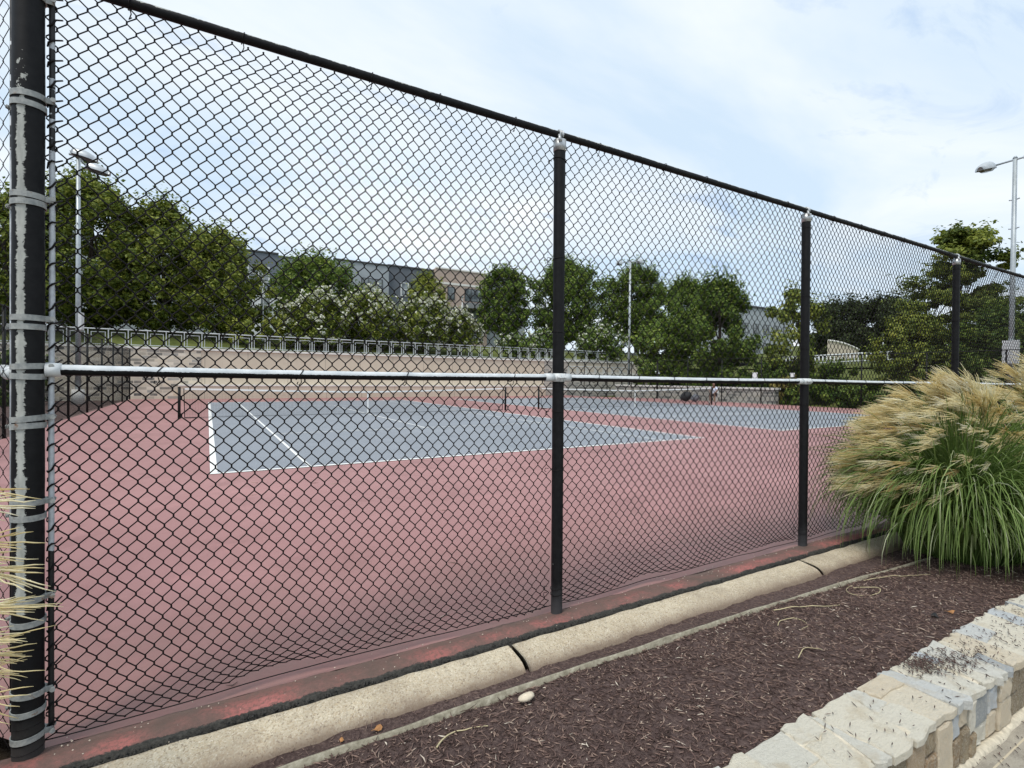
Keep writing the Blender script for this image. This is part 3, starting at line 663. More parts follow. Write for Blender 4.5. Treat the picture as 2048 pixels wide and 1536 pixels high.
stalk([(2.62,-7.42),(2.75,-7.38),(2.82,-7.44)],'short pale dry blade near the stone wall')
stalk([(4.2,-6.98),(4.5,-7.1),(4.75,-7.22)],'dry straw tucked along the foot of the big grass clump')

r=np.random.default_rng(77); n=46; x=r.uniform(-.3,9,n); y=-6.2+r.uniform(0,1,n)**1.7*7; a=r.uniform(0,PI,n); L_=r.uniform(.01,.06,n)
c=np.c_[x,y,np.full(n,.005)]; d=np.c_[np.cos(a),np.sin(a),0*a]; bn=np.c_[-np.sin(a),np.cos(a),0*a]*(L_*r.normal(0,.25,n))[:,None]
mb=MB(); tubes(mb,np.stack([c-d*L_[:,None],c+bn,c+d*L_[:,None]],1),np.array([.001,.0032,.001]),4,ref=(0,0,1),tone=np.clip(r.uniform(.4,1.1,n),0,1)); tag(mb.build('court_litter',M['chip']),'small pale twigs and leaf bits scattered on the red court','litter',kind='stuff')

# ------------------------------------------------------------------ low stone wall and paving
wall=thing('stone_wall','low wall of pale irregular field stones bordering the mulch bed','wall',(3.5,-7.93,-.2))
r=np.random.default_rng(14)
mb=MB(); box(mb,.5,9.2,-8.042,-7.795,-.22,.0895); mb.build('mortar',M['mortar'],wall,smooth=False)
def edgepts(a,b,n,amp):
    a=A(*a);b=A(*b); t_=np.linspace(0,1,n,endpoint=False)[1:]; nn=A(-(b-a)[1],(b-a)[0]); nn/=np.linalg.norm(nn)+1e-9
    return [a]+[a+(b-a)*k+nn*r.normal(0,amp) for k in t_]
def stone_poly(c4,amp=.0075):
    out=[]
    for k in range(4): out+=edgepts(c4[k],c4[(k+1)%4],4,amp)
    return np.array(out)
mb=MB(); x=.55; ya,yb=-8.068,-7.775; sk0=0
tones=[.12,.2,.26,.34,.4,.45,.5,.5,.55,.6,.68]
while x<9.1:
    L_=r.uniform(.09,.21); sk1=r.normal(0,.04); g_=.0025
    xa,xb=x+g_,x+L_-g_
    ymid=r.uniform(-7.99,-7.86) if r.random()<.62 else None
    cells=[(ya,yb)] if ymid is None else [(ya,ymid-g_),(ymid+g_,yb)]
    for (y0,y1) in cells:
        f0=(y0-ya)/(yb-ya); f1=(y1-ya)/(yb-ya)
        c4=[(xa+sk0*f0,y0+r.normal(0,.006)),(xb+sk1*f0,y0+r.normal(0,.006)),(xb+sk1*f1,y1+r.normal(0,.009)),(xa+sk0*f1,y1+r.normal(0,.009))]
        ring=stone_poly(c4); zt=.0965+r.normal(0,.0022); n=len(ring)
        rise=(ring[:,0]-ring[:,0].mean())*r.normal(0,.02)+(ring[:,1]-ring[:,1].mean())*r.normal(0,.02)+r.normal(0,.001,n)
        v,F=prism(mb,ring,.06,zt,.006,rise=rise); mb.add(v,F,r.choice(tones)+r.normal(0,.03))
    sk0=sk1; x+=L_
mb.build('coping',M['stone'],wall,smooth=False)
mb=MB(); x=.5
while x<9.1:
    L_=r.uniform(.07,.19); split=r.random(); rows=[(-.185,.055)] if split<.3 else [(-.185,r.uniform(-.1,-.03)),(None,.055)]
    zlo=-.185
    for (z0,z1) in rows:
        z0=zlo if z0 is None else z0
        c4=[(x+.005,z0+.004),(x+L_-.005+r.normal(0,.006),z0+.004+r.normal(0,.005)),(x+L_-.005+r.normal(0,.006),z1-.004+r.normal(0,.006)),(x+.005,z1-.004+r.normal(0,.006))]
        ring=stone_poly(c4,.003); v,F=prism(mb,ring,0,.030+r.normal(0,.006),.008,rise=r.normal(0,.0015,len(ring)))
        vv=np.c_[v[:,0],-8.036-v[:,2],v[:,1]]; mb.add(vv,F,r.choice([.02,.06,.12,.2,.45,.7,.82,.88,.93,.97,1.0]))  # brown and grey stone colours, picked darker to put the front face's shade in
        zlo=z1
    x+=L_
mb.build('face_stones',M['stone'],wall,smooth=False)
mb=MB(); xs=np.arange(.5,9.1,.04); tube(mb,np.c_[xs,-8.066+.006*vnoise(xs,3,9),np.full(len(xs),-.207)+.003*vnoise(xs,4,7)],.028,8,ref=(0,0,1)); mb.build('mortar_fillet',M['mortar'],wall)
# mulch spilled on the wall top
r=np.random.default_rng(21)
def wallchips(n,xc,yc,sx,sy):
    x=r.normal(xc,sx,n); y=np.clip(r.normal(yc,sy,n),-8.05,-7.79); L_=r.uniform(.008,.035,n); a=r.normal(.5,.5,n)
    c=np.c_[x,y,np.full(n,.106)+r.uniform(0,.006,n)]; d=np.c_[np.cos(a),np.sin(a),r.normal(0,.08,n)]
    return np.stack([c-d*L_[:,None]/2,c,c+d*L_[:,None]/2],1)
P=np.concatenate([wallchips(300,2.95,-7.85,.07,.035),wallchips(260,3.12,-7.92,.13,.05),wallchips(300,3.9,-7.92,.45,.08),wallchips(60,2.3,-7.94,.5,.08)])
mb=MB(); tubes(mb,P,np.array([.0008,.0022,.0007]),4,ref=(0,0,1),tone=np.clip(r.beta(1.5,3,len(P)),0,1)*.6); tag(mb.build('spilled_mulch',M['chip']),'dark mulch spilled over the pale wall stones','mulch',kind='stuff')
sheet('pavement',[(-4,-8.04),(-4,-20),(16,-20),(16,-8.04)],-.2,M['paving'])
n=500; x=r.uniform(2.3,5,n); y=r.uniform(-8.6,-8.08,n); a=r.normal(.5,.6,n); L_=r.uniform(.006,.03,n)
c=np.c_[x,y,np.full(n,-.195)]; d=np.c_[np.cos(a),np.sin(a),0*a]
mb=MB(); tubes(mb,np.stack([c-d*L_[:,None]/2,c+A(0,0,.003),c+d*L_[:,None]/2],1),np.array([.0008,.002,.0007]),4,ref=(0,0,1),tone=r.random(n)*.4); tag(mb.build('pavement_litter',M['chip']),'bits of dark mulch strewn over the pavement','litter',kind='stuff')

# ------------------------------------------------------------------ ornamental grass
def add_plume(mb,rr,tip,dirn,g_,raceme,nr):
    """a fan of thin fluffy racemes leaving the end of a stalk"""
    K2=7; tip=np.asarray(tip,float)
    st=tip[None]-dirn[None]*(rr.random((nr,1))*.08)
    sp=rr.normal(0,1,(nr,3)); sp-= (sp@dirn)[:,None]*dirn[None]; sp/=np.linalg.norm(sp,axis=1,keepdims=True)
    d0=dirn[None]+sp*rr.uniform(.06,.36,(nr,1)); d0/=np.linalg.norm(d0,axis=1,keepdims=True)
    Lr=rr.uniform(*raceme,nr); Q=np.zeros((nr,K2,3)); Q[:,0]=st
    for q_ in range(1,K2):
        f=q_/(K2-1); dv=d0+g_[None]*f*.8; dv/=np.linalg.norm(dv,axis=1,keepdims=True); Q[:,q_]=Q[:,q_-1]+dv*(Lr/(K2-1))[:,None]
    Q[:,1:-1]+=rr.normal(0,.0016,(nr,K2-2,3))
    tn=np.clip(rr.normal(.55,.2)+rr.normal(0,.1,nr),0,1)
    tubes(mb,Q,np.array([.0009,.0018,.0022,.0022,.002,.0016,.0006])[None]*rr.uniform(.85,1.25),4,ref=(.1,.2,.97),tone=tn)
def stem_curve(b0,mid,tip,n=9):
    u=np.linspace(0,1,n)[:,None]; return (1-u)**2*A(*b0)+2*u*(1-u)*A(*mid)+u**2*A(*tip)
def blades(o,c,nb,R,rr,blade_L,bias,lean,spread=1.0,wd0=.0046):
    K_=11; th=rr.uniform(0,2*PI,nb); r0=R*np.sqrt(rr.random(nb)); d=np.c_[np.cos(th),np.sin(th),0*th]
    base=c+d*r0[:,None]; out=th+rr.normal(0,.45,nb); dd=np.c_[np.cos(out),np.sin(out),0*out]+A(*bias,0)*lean; dd/=np.linalg.norm(dd,axis=1,keepdims=True)
    L_=rr.uniform(*blade_L,nb); e0=np.radians(rr.uniform(74,90,nb)-22*r0/R*rr.random(nb)); bend=np.radians(rr.uniform(70,175,nb))*(.6+.55*r0/R)
    P=np.zeros((nb,K_,3)); P[:,0]=base; ds=L_/(K_-1)
    for k in range(1,K_):
        e=e0-bend*((k-.5)/(K_-1))**1.7
        P[:,k]=P[:,k-1]+ds[:,None]*(np.cos(e)[:,None]*dd*spread+np.sin(e)[:,None]*A(0,0,1))
    P[:,:,2]=np.maximum(P[:,:,2],c[2]+.02+.03*rr.random((nb,1)))
    t_=np.gradient(P,axis=1); side=np.cross(t_,A(0,0,1)); side/=np.linalg.norm(side,axis=2,keepdims=True)+1e-9
    tl=t_/(np.linalg.norm(t_,axis=2,keepdims=True)+1e-9); tw=rr.normal(0,.6,nb)[:,None,None]; up=np.cross(side,tl); side=side*np.cos(tw)+up*np.sin(tw); up=np.cross(side,tl)
    wd=wd0*np.array([.7,.9,1.05,1.1,1.1,1.05,1,.9,.72,.45,.06])[None,:,None]*rr.uniform(.65,1.3,nb)[:,None,None]
    V=np.stack([P-side*wd+up*wd*.35,P,P+side*wd+up*wd*.35],2)
    q=grid_faces(K_,3); F=(q[None]+(np.arange(nb)*K_*3)[:,None,None]).reshape(-1,4)
    tb=rr.uniform(.15,.66,nb)+.2*(rr.random(nb)<.12); tt=np.repeat((tb[:,None]+np.linspace(-.14,.14,K_)[None])[:,:,None],3,2).copy(); tt[:,:,1]+=.14
    tt[rr.random(nb)<.03]=1
    mb=MB(); mb.add(V.reshape(-1,3),F,np.clip(tt,0,1).ravel()); tag(mb.build('blades',M['blade'],o),kind='stuff')
def grass(loc,label,nb,npl,R,seed,nparts,RX,H,blade_L=(.8,1.75)):
    rr=np.random.default_rng(seed); o=thing('ornamental_grass',label,'grass clump',loc,'maiden grass clumps'); c=A(*loc)
    blades(o,c,nb,R,rr,blade_L,LFT,.0,.74)
    rest=MB(); stal=MB(); left=math.atan2(LFT[1],LFT[0])
    for k in range(npl):
        if rr.random()<.48: phi=math.radians(rr.uniform(48,89)); a=rr.uniform(0,2*PI)
        elif rr.random()<.93: phi=math.radians(rr.uniform(20,62)); a=left+rr.normal(-.1,.55)
        else: phi=math.radians(rr.uniform(18,48)); a=left+rr.uniform(.5,2.0)
        k_=rr.uniform(.86,1.06); hd=A(math.cos(a),math.sin(a),0); rx=RX*(1.0 if math.cos(a-left)>0 else .8)
        tip=c+hd*math.cos(phi)*rx*k_+A(0,0,.10+math.sin(phi)*H*k_)+A(*LFT,0)*.10
        b0=c+hd*R*.5*rr.random(); mid=b0*.62+A(tip[0],tip[1],0)*.38; mid[2]=c[2]+.95*(tip[2]-c[2])+.22*math.cos(phi)
        p=stem_curve(b0,mid,tip); tube(stal,p,np.linspace(.0026,.0015,9),5,tone=.5)
        dirn=p[-1]-p[-2]; dirn=dirn/np.linalg.norm(dirn)+A(*LFT,0)*.45+A(0,0,.12); dirn/=np.linalg.norm(dirn)
        g_=A(LFT[0]*.9,LFT[1]*.9,-.28)*rr.uniform(.4,1.1)
        tgt=MB() if k<nparts else rest
        add_plume(tgt,rr,tip,dirn,g_,(.13,.25),rr.integers(14,22))
        if k<nparts: tgt.build('plume',M['plume'],o)
    tag(rest.build('plume',M['plume'],o),kind='stuff'); tag(stal.build('stems',M['blade'],o),kind='stuff')
    return o
LFT=(-.861,.508)
grass((5.62,-7.10,-.02),'large green maiden grass clump with golden plumes, in front of the fence at right',5600,280,.40,5,95,.86,1.36,(.8,1.75))
grass((6.75,-7.35,-.02),'maiden grass clump cut off by the right edge, behind the large one',4600,190,.42,6,90,.85,1.52,(.9,2.0))
rr=np.random.default_rng(8); gl=thing('ornamental_grass','maiden grass with straw plumes poking in at the left edge before the corner post','grass clump',(-1.42,-6.62,-.05),'maiden grass clumps')
blades(gl,A(-1.42,-6.62,-.05),700,.16,rr,(.5,1.1),LFT,0.,.7)
stal=MB()
for (px_,py_,pz_,dz) in ((-.72,-6.86,1.10,.10),(-.70,-6.80,1.12,-.02),(-.69,-6.84,.985,.16),(-.70,-6.82,.945,.02),(-.66,-6.84,.90,-.06),(-.72,-6.80,.87,.12),(-.69,-6.85,.80,.20),(-.67,-6.82,.755,.06),(-.71,-6.83,.71,.14),(-.68,-6.86,.66,.24),(-.70,-6.80,.61,.02),(-.66,-6.84,.585,.10),(-.70,-6.86,.52,-.05),(-.74,-6.8,.50,-.12)):
    tip=A(px_,py_,pz_)+rr.normal(0,.012,3); dirn=A(.86,-.45,dz); dirn/=np.linalg.norm(dirn)
    b0=A(-1.42,-6.62,-.05)+rr.normal(0,.05,3)*A(1,1,0); mid=A(-1.2,-6.68,pz_*.98+.02); tube(stal,stem_curve(b0,mid,tip),np.linspace(.0026,.0014,9),5,tone=.9)
    mb=MB(); add_plume(mb,rr,tip,dirn,A(.3,-.15,-.16),(.11,.22),int(rr.integers(7,12))); mb.build('plume',M['plume'],gl)
tag(stal.build('stems',M['blade'],gl),kind='stuff')

# ------------------------------------------------------------------ retaining wall, railing, ledge
WZ=3.06
rw=thing('retaining_wall','long tan concrete retaining wall with light stone ends behind the nearer court','wall',(12,29.4,0))
mb=MB(); box(mb,-16,-.45,29.30,29.75,-.2,WZ); mb.build('stone_end',M['ashlar'],rw,smooth=False)
mb=MB(); box(mb,-.449,25.85,29.33,29.75,-.2,WZ-.002); mb.build('concrete_face',M['concrete'],rw,smooth=False)
mb=MB(); box(mb,25.851,28.4,29.30,29.75,-.2,WZ); mb.build('stone_end',M['greystone'],rw,smooth=False)
mb=MB(); box(mb,-16.05,28.45,29.24,29.82,WZ+.003,WZ+.13); mb.build('coping',M['coping'],rw,smooth=False)
ld=thing('concrete_ledge','low tan concrete ledge with white edge along the foot of the retaining wall','ledge',(12,29,0))
mb=MB(); box(mb,-1.6,25.7,28.82,29.32,-.05,.80); mb.build('ledge_body',M['concrete'],ld,smooth=False)
mb=MB(); box(mb,-1.63,25.73,28.78,29.32,.803,.90); mb.build('ledge_cap',M['coping'],ld,smooth=False)
def railing(label,x0,x1,y,z0,pitch=.95,h=.98,flat=False):
    o=thing('railing',label,'railing',((x0+x1)/2,y,z0)); n=int((x1-x0)/pitch)
    mb=MB(); cyl(mb,(x0,y,z0+h),(x1,y,z0+h),.036,sides=8); mb.build('handrail',M['railgrey'],o)
    mb=MB(); box(mb,x0,x1,y-.02,y+.02,z0+.07,z0+.11); mb.build('bottom_rail',M['railgrey'],o,smooth=False)
    pm=MB(); box(pm,-.026,.026,-.026,.026,-.08,h-.02); fm=MB()
    w=pitch-.26
    for (a,b,c,d) in ((0,.035,.115,h-.165),(w-.035,w,.115,h-.165),(.036,w-.036,h-.20,h-.165)): box(fm,a,b,-.016,.016,c,d)
    p0=pm.build('railing_post',M['railgrey'],None,smooth=False); f0=fm.build('panel_frame',M['railgrey'],None,smooth=False)
    for k in range(min(n,49)):
        for src,dx in ((p0,0),(f0,.13)):
            c=src if k==0 else src.copy()
            if k: COL.objects.link(c)
            c.parent=o; c.location=(x0+k*pitch+dx-(x0+x1)/2,0,0)
railing('long white metal railing on top of the tan retaining wall',-15.6,28.2,29.52,WZ+.13)
# stone terraces to the right of the long wall, behind the corner fence
t2=thing('terrace_wall','lower grey stone terrace wall with white cap behind the corner fence','wall',(33,31,0))
mb=MB(); box(mb,28.45,38.5,30.6,31.1,-.2,1.95); mb.build('stone_face',M['greystone'],t2,smooth=False)
mb=MB(); box(mb,28.45,38.55,30.52,31.15,1.953,2.1); mb.build('cap',M['coping'],t2,smooth=False)
railing('short white railing on the lower grey terrace wall',28.6,38.2,30.85,2.1,1.1,.62)
t3=thing('terrace_wall','upper pale terrace wall stepped back behind the lower terrace railing','wall',(34,34,0))
mb=MB(); box(mb,28.5,42.5,34.2,34.7,1.9,3.3); mb.build('concrete_face',M['concrete'],t3,smooth=False)
mb=MB(); box(mb,28.5,42.55,34.12,34.75,3.303,3.5); mb.build('cap',M['coping'],t3,smooth=False)
railing('white railing on the upper terrace wall beside the centre light pole',28.7,42.3,34.4,3.5,1.5,1.0)
t4=thing('low_stone_wall','low grey stone wall just beyond the right-hand court fence','wall',(33,16,0))
mb=MB(); box(mb,32.2,32.7,11.6,27.0,-.2,.92); mb.build('stone_face',M['greystone'],t4,smooth=False)
mb=MB(); box(mb,32.12,32.78,11.5,27.05,.923,1.05); mb.build('cap',M['coping'],t4,smooth=False)

# raised lawn behind the wall, hillside to the right
def terrain(name,x0,x1,y0,y1,f,mat,st=2.0):
    xs=np.arange(x0,x1+.01,st); ys=np.arange(y0,y1+.01,st); X,Y=np.meshgrid(xs,ys,indexing='ij')
    mb=MB(); mb.add(np.stack([X,Y,f(X,Y)],-1),grid_faces(len(xs),len(ys))[:,::-1]); return struct(mb.build(name,mat))
sm=lambda a,b,x: (lambda t_: t_*t_*(3-2*t_))(np.clip((x-a)/(b-a),0,1))
lawnz=lambda X,Y: 3.0+2.3*sm(30,47,Y)+.02*np.maximum(Y-47,0)+.25*vn2(X,Y,91,.12)*sm(31,36,Y)
terrain('lawn',-70,28.4,29.74,130,lawnz,M['lawn'])
lawn2=lambda X,Y: 2.9+2.4*sm(35,47,Y)+.02*np.maximum(Y-47,0)+.2*vn2(X,Y,92,.12)
terrain('lawn_right',28.4,60,34.6,130,lawn2,M['lawn'])
hill=lambda X,Y: -.16+2.5*sm(33.2,48,X)+.085*np.maximum(X-44,0)+.15*vn2(X,Y,93,.15)*sm(34,40,X)
terrain('hillside',32.75,150,-60,31,hill,M['lawn'],1.5)
terrain('hillside_far',60,180,31,130,lambda X,Y: hill(X,Y)+.2,M['lawn'],3)
sheet('path',[(47,-8),(49.5,-8),(52,31),(49,31)],2.75,M['coping'])

# ------------------------------------------------------------------ trees
def crown(mb,fl,X,Y,zb,zt,rad,n,seed,leaf=.2,K=230,flat=1.0,prof='egg',hollow=.25,cr=.17,tone=0.,flowers=0):
    r=np.random.default_rng(seed); h=(zt-zb)/2; zc=(zt+zb)/2; C_=[]
    while len(C_)<K:
        u=r.uniform(-1,1); a=r.uniform(0,2*PI); q=r.random()**.5
        if prof=='egg': pr=math.sqrt(max(0,1-u*u))*(1.0-.12*u)
        elif prof=='col': pr=math.sqrt(max(0,1-abs(u)**2.6))
        elif prof=='dome': pr=math.sqrt(max(0,1-max(u,-.2)**2))*(1 if u>-.75 else .8)
        else: pr=(1-.62*(u+1)/2)*(.55+.45*r.random())
        lump=1+.16*math.sin(a*3+seed)+.1*math.sin(a*5+u*4+seed*2)
        if q<hollow and abs(u)<.7: continue
        q=q*.92
        C_.append((math.cos(a)*q*pr*rad*lump,math.sin(a)*q*pr*rad*lump,u*h*.93))
    C_=np.array(C_); ci=r.integers(0,K,n); cs=r.uniform(.6,1.25,K)*cr*rad
    off=r.normal(0,1,(n,3)); off/=np.linalg.norm(off,axis=1,keepdims=True); off*=(r.random(n)**.45)[:,None]
    off=off*cs[ci][:,None]; off[:,2]*=flat
    m_=n//9; sp=r.choice(K,m_); up_=r.random(m_)**1.2; sid=r.integers(0,7,m_)       # leafy sprigs sticking out of the outline
    out=C_[sp]/(np.linalg.norm(C_[sp],axis=1,keepdims=True)+1e-6); jit=np.stack([np.sin(sp*7.1+sid*2.3),np.cos(sp*3.7+sid*1.9),np.zeros(m_)],1)*.45
    dv=out*.7+A(0,0,.75)+jit
    ci=np.concatenate([ci,sp]); off=np.concatenate([off,dv*(cs[sp]*(.75+.75*up_))[:,None]*A(1,1,1 if flat>.9 else .4)+r.normal(0,.05,(m_,3))]); n=len(ci)
    P=C_[ci]+off+A(X,Y,zc)
    P=P[P[:,2]>zb-.15] if prof!='open' else P
    ci=ci[:len(P)]; off=off[:len(P)]; n=len(P)
    nrm=off/(cs[ci][:,None])+(P-A(X,Y,zc))/A(rad,rad,h)*.5+A(0,0,.55)+r.normal(0,.55,(n,3)); nrm/=np.linalg.norm(nrm,axis=1,keepdims=True)
    d=np.cross(nrm,r.normal(0,1,(n,3))); d/=np.linalg.norm(d,axis=1,keepdims=True)+1e-9; w=np.cross(nrm,d)
    s=leaf*r.uniform(.6,1.3,n)[:,None]
    V=np.stack([P-d*s*.6,P+w*s*.34+nrm*s*.06,P+d*s*.6-nrm*s*.08,P-w*s*.34+nrm*s*.06],1)
    ct=r.normal(0,.13,K); tn=np.clip(.53+tone+ct[ci]*1.15+r.normal(0,.15,n),0,1)
    mb.add(V.reshape(-1,3),np.arange(n*4).reshape(-1,4),np.repeat(tn,4))
    if flowers:
        m=flowers; k=r.integers(0,n,m*3); outer=np.linalg.norm((P[k]-A(X,Y,zc))/A(rad,rad,h),axis=1)+.25*(P[k][:,2]>zc-.3*h)
        k=k[np.argsort(-outer)[:m]]; c=P[k]+A(0,0,.06)
        for _ in range(6):
            q=c+r.normal(0,.075,c.shape)*A(1,1,.7); nn=r.normal(0,1,q.shape)+A(0,-.3,.5); nn/=np.linalg.norm(nn,axis=1,keepdims=True); d=np.cross(nn,r.normal(0,1,q.shape)); d/=np.linalg.norm(d,axis=1,keepdims=True); w=np.cross(nn,d); s=.10*r.uniform(.7,1.2,(len(q),1))
            V=np.stack([q-d*s,q+w*s,q+d*s,q-w*s],1); fl.add(V.reshape(-1,3),np.arange(len(q)*4).reshape(-1,4),np.repeat(r.random(len(q)),4))
    return C_+A(X,Y,zc)
def tree(name,label,cat,X,Y,zg,zb,zt,rad,leaf=.2,dens=1.,mat='leafA',seed=1,trunk=True,limbs=9,nstem=1,group=None,tr=None,**k):
    o=thing(name,label,cat,(X,Y,zg),group); mb=MB(); fl=MB(); h=zt-zb
    n=int(np.clip(520*rad*h*dens*(.2/leaf)**2,1200,42000)); leaf=leaf*1.32
    C_=crown(mb,fl,X,Y,zb,zt,rad,n,seed,leaf,**k)
    mb.build('crown' if name!='shrub' else 'foliage',M[mat],o,smooth=False)
    if fl.n: fl.build('flowers',M['flower'],o,smooth=False)
    if trunk:
        r=np.random.default_rng(seed+500); tb=MB(); R0=tr or .018*(zt-zg)+.03
        for s_ in range(nstem):
            b=A(X,Y,zg-.2)+(A(r.normal(0,.25),r.normal(0,.25),0) if nstem>1 else 0); top=A(X+r.normal(0,rad*.1)+(r.normal(0,rad*.3) if nstem>1 else 0),Y+r.normal(0,rad*.1),zb+h*(.75 if nstem==1 else .5))
            u=np.linspace(0,1,9)[:,None]; p=b+(top-b)*u+np.c_[.12*vnoise(u[:,0]*4,seed+s_),.12*vnoise(u[:,0]*4,seed+9+s_),0*u[:,0]]; rad_=R0*(1-.72*u[:,0])/(nstem**.4)
            tube(tb,p,rad_,8)
            for q in r.choice(len(C_),min(limbs,len(C_)),replace=False):
                u0=r.uniform(.3,.95); st=b+(top-b)*u0; e=C_[q]; mid=(st+e)/2+A(0,0,-.05*np.linalg.norm(e-st)); tube(tb,[st,st*.6+mid*.4,mid,e],[R0*.34*(1-u0*.5),R0*.28,R0*.2,R0*.06],6)
        tb.build('trunk',M['bark'],o)
    return o
TG='trees on the lawn behind the retaining wall'
tree('broadleaf_tree','broad dark green tree cut by the left edge behind the corner post','tree',-12.0,40,4.6,4.7,13.9,4.1,seed=11,group=TG)
tree('broadleaf_tree','tallest green tree, standing behind the left light pole','tree',-8.2,44,5.2,5.1,17.0,5.0,seed=12,group=TG,dens=1.15)
tree('broadleaf_tree','tall green tree sloping down to the right of the left light pole','tree',-3.3,43,5.1,5.1,15.7,4.6,seed=13,group=TG,dens=1.15)
tree('broadleaf_tree','olive tree at the right end of the left-hand tree mass, beside the grey apartment end','tree',.9,41,4.9,5.0,13.6,3.9,seed=14,group=TG,tone=.06)
tree('broadleaf_tree','round bright green tree left of the white flowering shrubs, hiding the building middle','tree',9.1,45,5.2,5.9,13.2,4.5,dens=1.3,seed=15,group=TG,mat='leafB',prof='dome',tone=.08)
tree('broadleaf_tree','small bright green treetop between the dark grey and brick facades','tree',23.3,52,5.3,7.2,14.4,2.7,seed=16,group=TG,tone=.14)
tree('broadleaf_tree','narrow oval green tree at the right edge of the brick facade','tree',31.3,46,5.2,6.6,15.0,3.4,dens=1.4,seed=17,group=TG,mat='leafB',prof='col',tone=.04)
tree('broadleaf_tree','oval green tree directly behind the second fence post','tree',40.4,46,5.2,6.4,16.8,5.0,dens=1.4,seed=18,group=TG,mat='leafB',prof='col',tone=.04,nstem=3,limbs=5)
tree('broadleaf_tree','rounded green tree behind the centre light pole','tree',51.1,44,5.2,6.6,16.9,5.3,dens=1.4,seed=19,group=TG,mat='leafB',tone=.04,nstem=2,limbs=6)
tree('broadleaf_tree','rounded green treetop peeping between the centre pole tree and the big dark tree','tree',65.5,48,5.2,7.0,17.3,5.2,dens=1.4,seed=20,group=TG,mat='leafB',leaf=.24)
RG='trees beyond the right-hand court fence'
tree('broadleaf_tree','big dense dark tree overhanging the low stone wall right of centre','tree',36.0,18.9,.1,.7,9.7,3.3,seed=21,group=RG,mat='leafB',prof='dome',dens=1.5,leaf=.17,cr=.2,K=120)
tree('broadleaf_tree','lower leafy tree left of the big dense dark one, above the second net','tree',35.7,24.4,.1,.7,6.9,3.2,seed=22,group=RG,mat='leafB',prof='dome',dens=1.3,leaf=.18,tone=.03)
tree('broadleaf_tree','thin airy light green tree behind the third fence post','tree',37.0,13.1,.6,1.7,8.2,2.6,seed=23,group=RG,mat='leafA',dens=.55,leaf=.17,K=50,cr=.2,hollow=.1,tone=.04)
tree('pine_tree','dark rounded pine far behind the third fence post','tree',80,31.2,3.5,5.0,13.2,5.4,leaf=.26,seed=24,group='far pines',mat='leafC',prof='dome',dens=1.6)
tree('pine_tree','dark rounded pine far off left of the layered maple','tree',82,26.9,3.5,5.0,13.1,4.9,leaf=.26,seed=25,group='far pines',mat='leafC',prof='dome',dens=1.6)
tree('broadleaf_tree','open layered maple with tiered branches beside the right light pole','tree',39.0,4.0,1.2,2.5,10.8,4.1,leaf=.15,dens=1.0,seed=26,group=RG,mat='leafA',prof='open',flat=.42,K=100,cr=.20,hollow=.12,limbs=30,tr=.13,tone=-.02)
tree('broadleaf_tree','low bushy green tree in front of the far pines, left of the layered maple','tree',36.0,5.3,.3,.9,5.6,2.0,leaf=.14,seed=27,group=RG,mat='leafA',prof='dome',dens=1.3,tone=.02)
tree('broadleaf_tree','low bushy dark tree behind the box on the right light pole','tree',36.5,1.6,.4,.9,5.4,2.3,leaf=.14,seed=28,group=RG,mat='leafB',prof='dome',dens=1.3)
FG='white flowering shrubs above the retaining wall'
for (lab,X,Y,zb,zt,rad,sd,fl) in (('leftmost white flowering crepe myrtle, below the round bright green tree',8.1,37,4.2,8.45,2.75,31,420),('largest white flowering crepe myrtle in the middle of the flowering row',12.6,38,4.2,9.0,3.3,32,520),
    ('white flowering crepe myrtle below the small bright treetop',17.4,37,4.3,8.85,2.9,33,460),('smallest white flowering crepe myrtle at the right end of the row, by the brick facade',20.4,36,4.35,7.7,2.1,34,300)):
    tree('flowering_shrub',lab,'shrub',X,Y,lawnz(A(X),A(Y))[0],zb,zt,rad,leaf=.15,seed=sd,group=FG,mat='leafA',prof='dome',dens=1.1,flowers=fl,nstem=4,limbs=4,tr=.09)
for (lab,X,Y,zb,zt,rad,sd,fl) in (('low white flowering shrub just left of the second fence post',31.1,37,4.0,6.5,2.3,35,120),('low white flowering shrub left of the centre light pole',37.9,36,3.6,7.2,3.0,36,150),('small pale flowering shrub below the narrow oval tree',26.6,35,3.9,5.7,2.0,37,90)):
    tree('flowering_shrub',lab,'shrub',X,Y,3.4,zb,zt,rad,leaf=.16,seed=sd,group='low shrubs under the oval trees',mat='leafB',prof='dome',flowers=fl,trunk=False,dens=1.2)
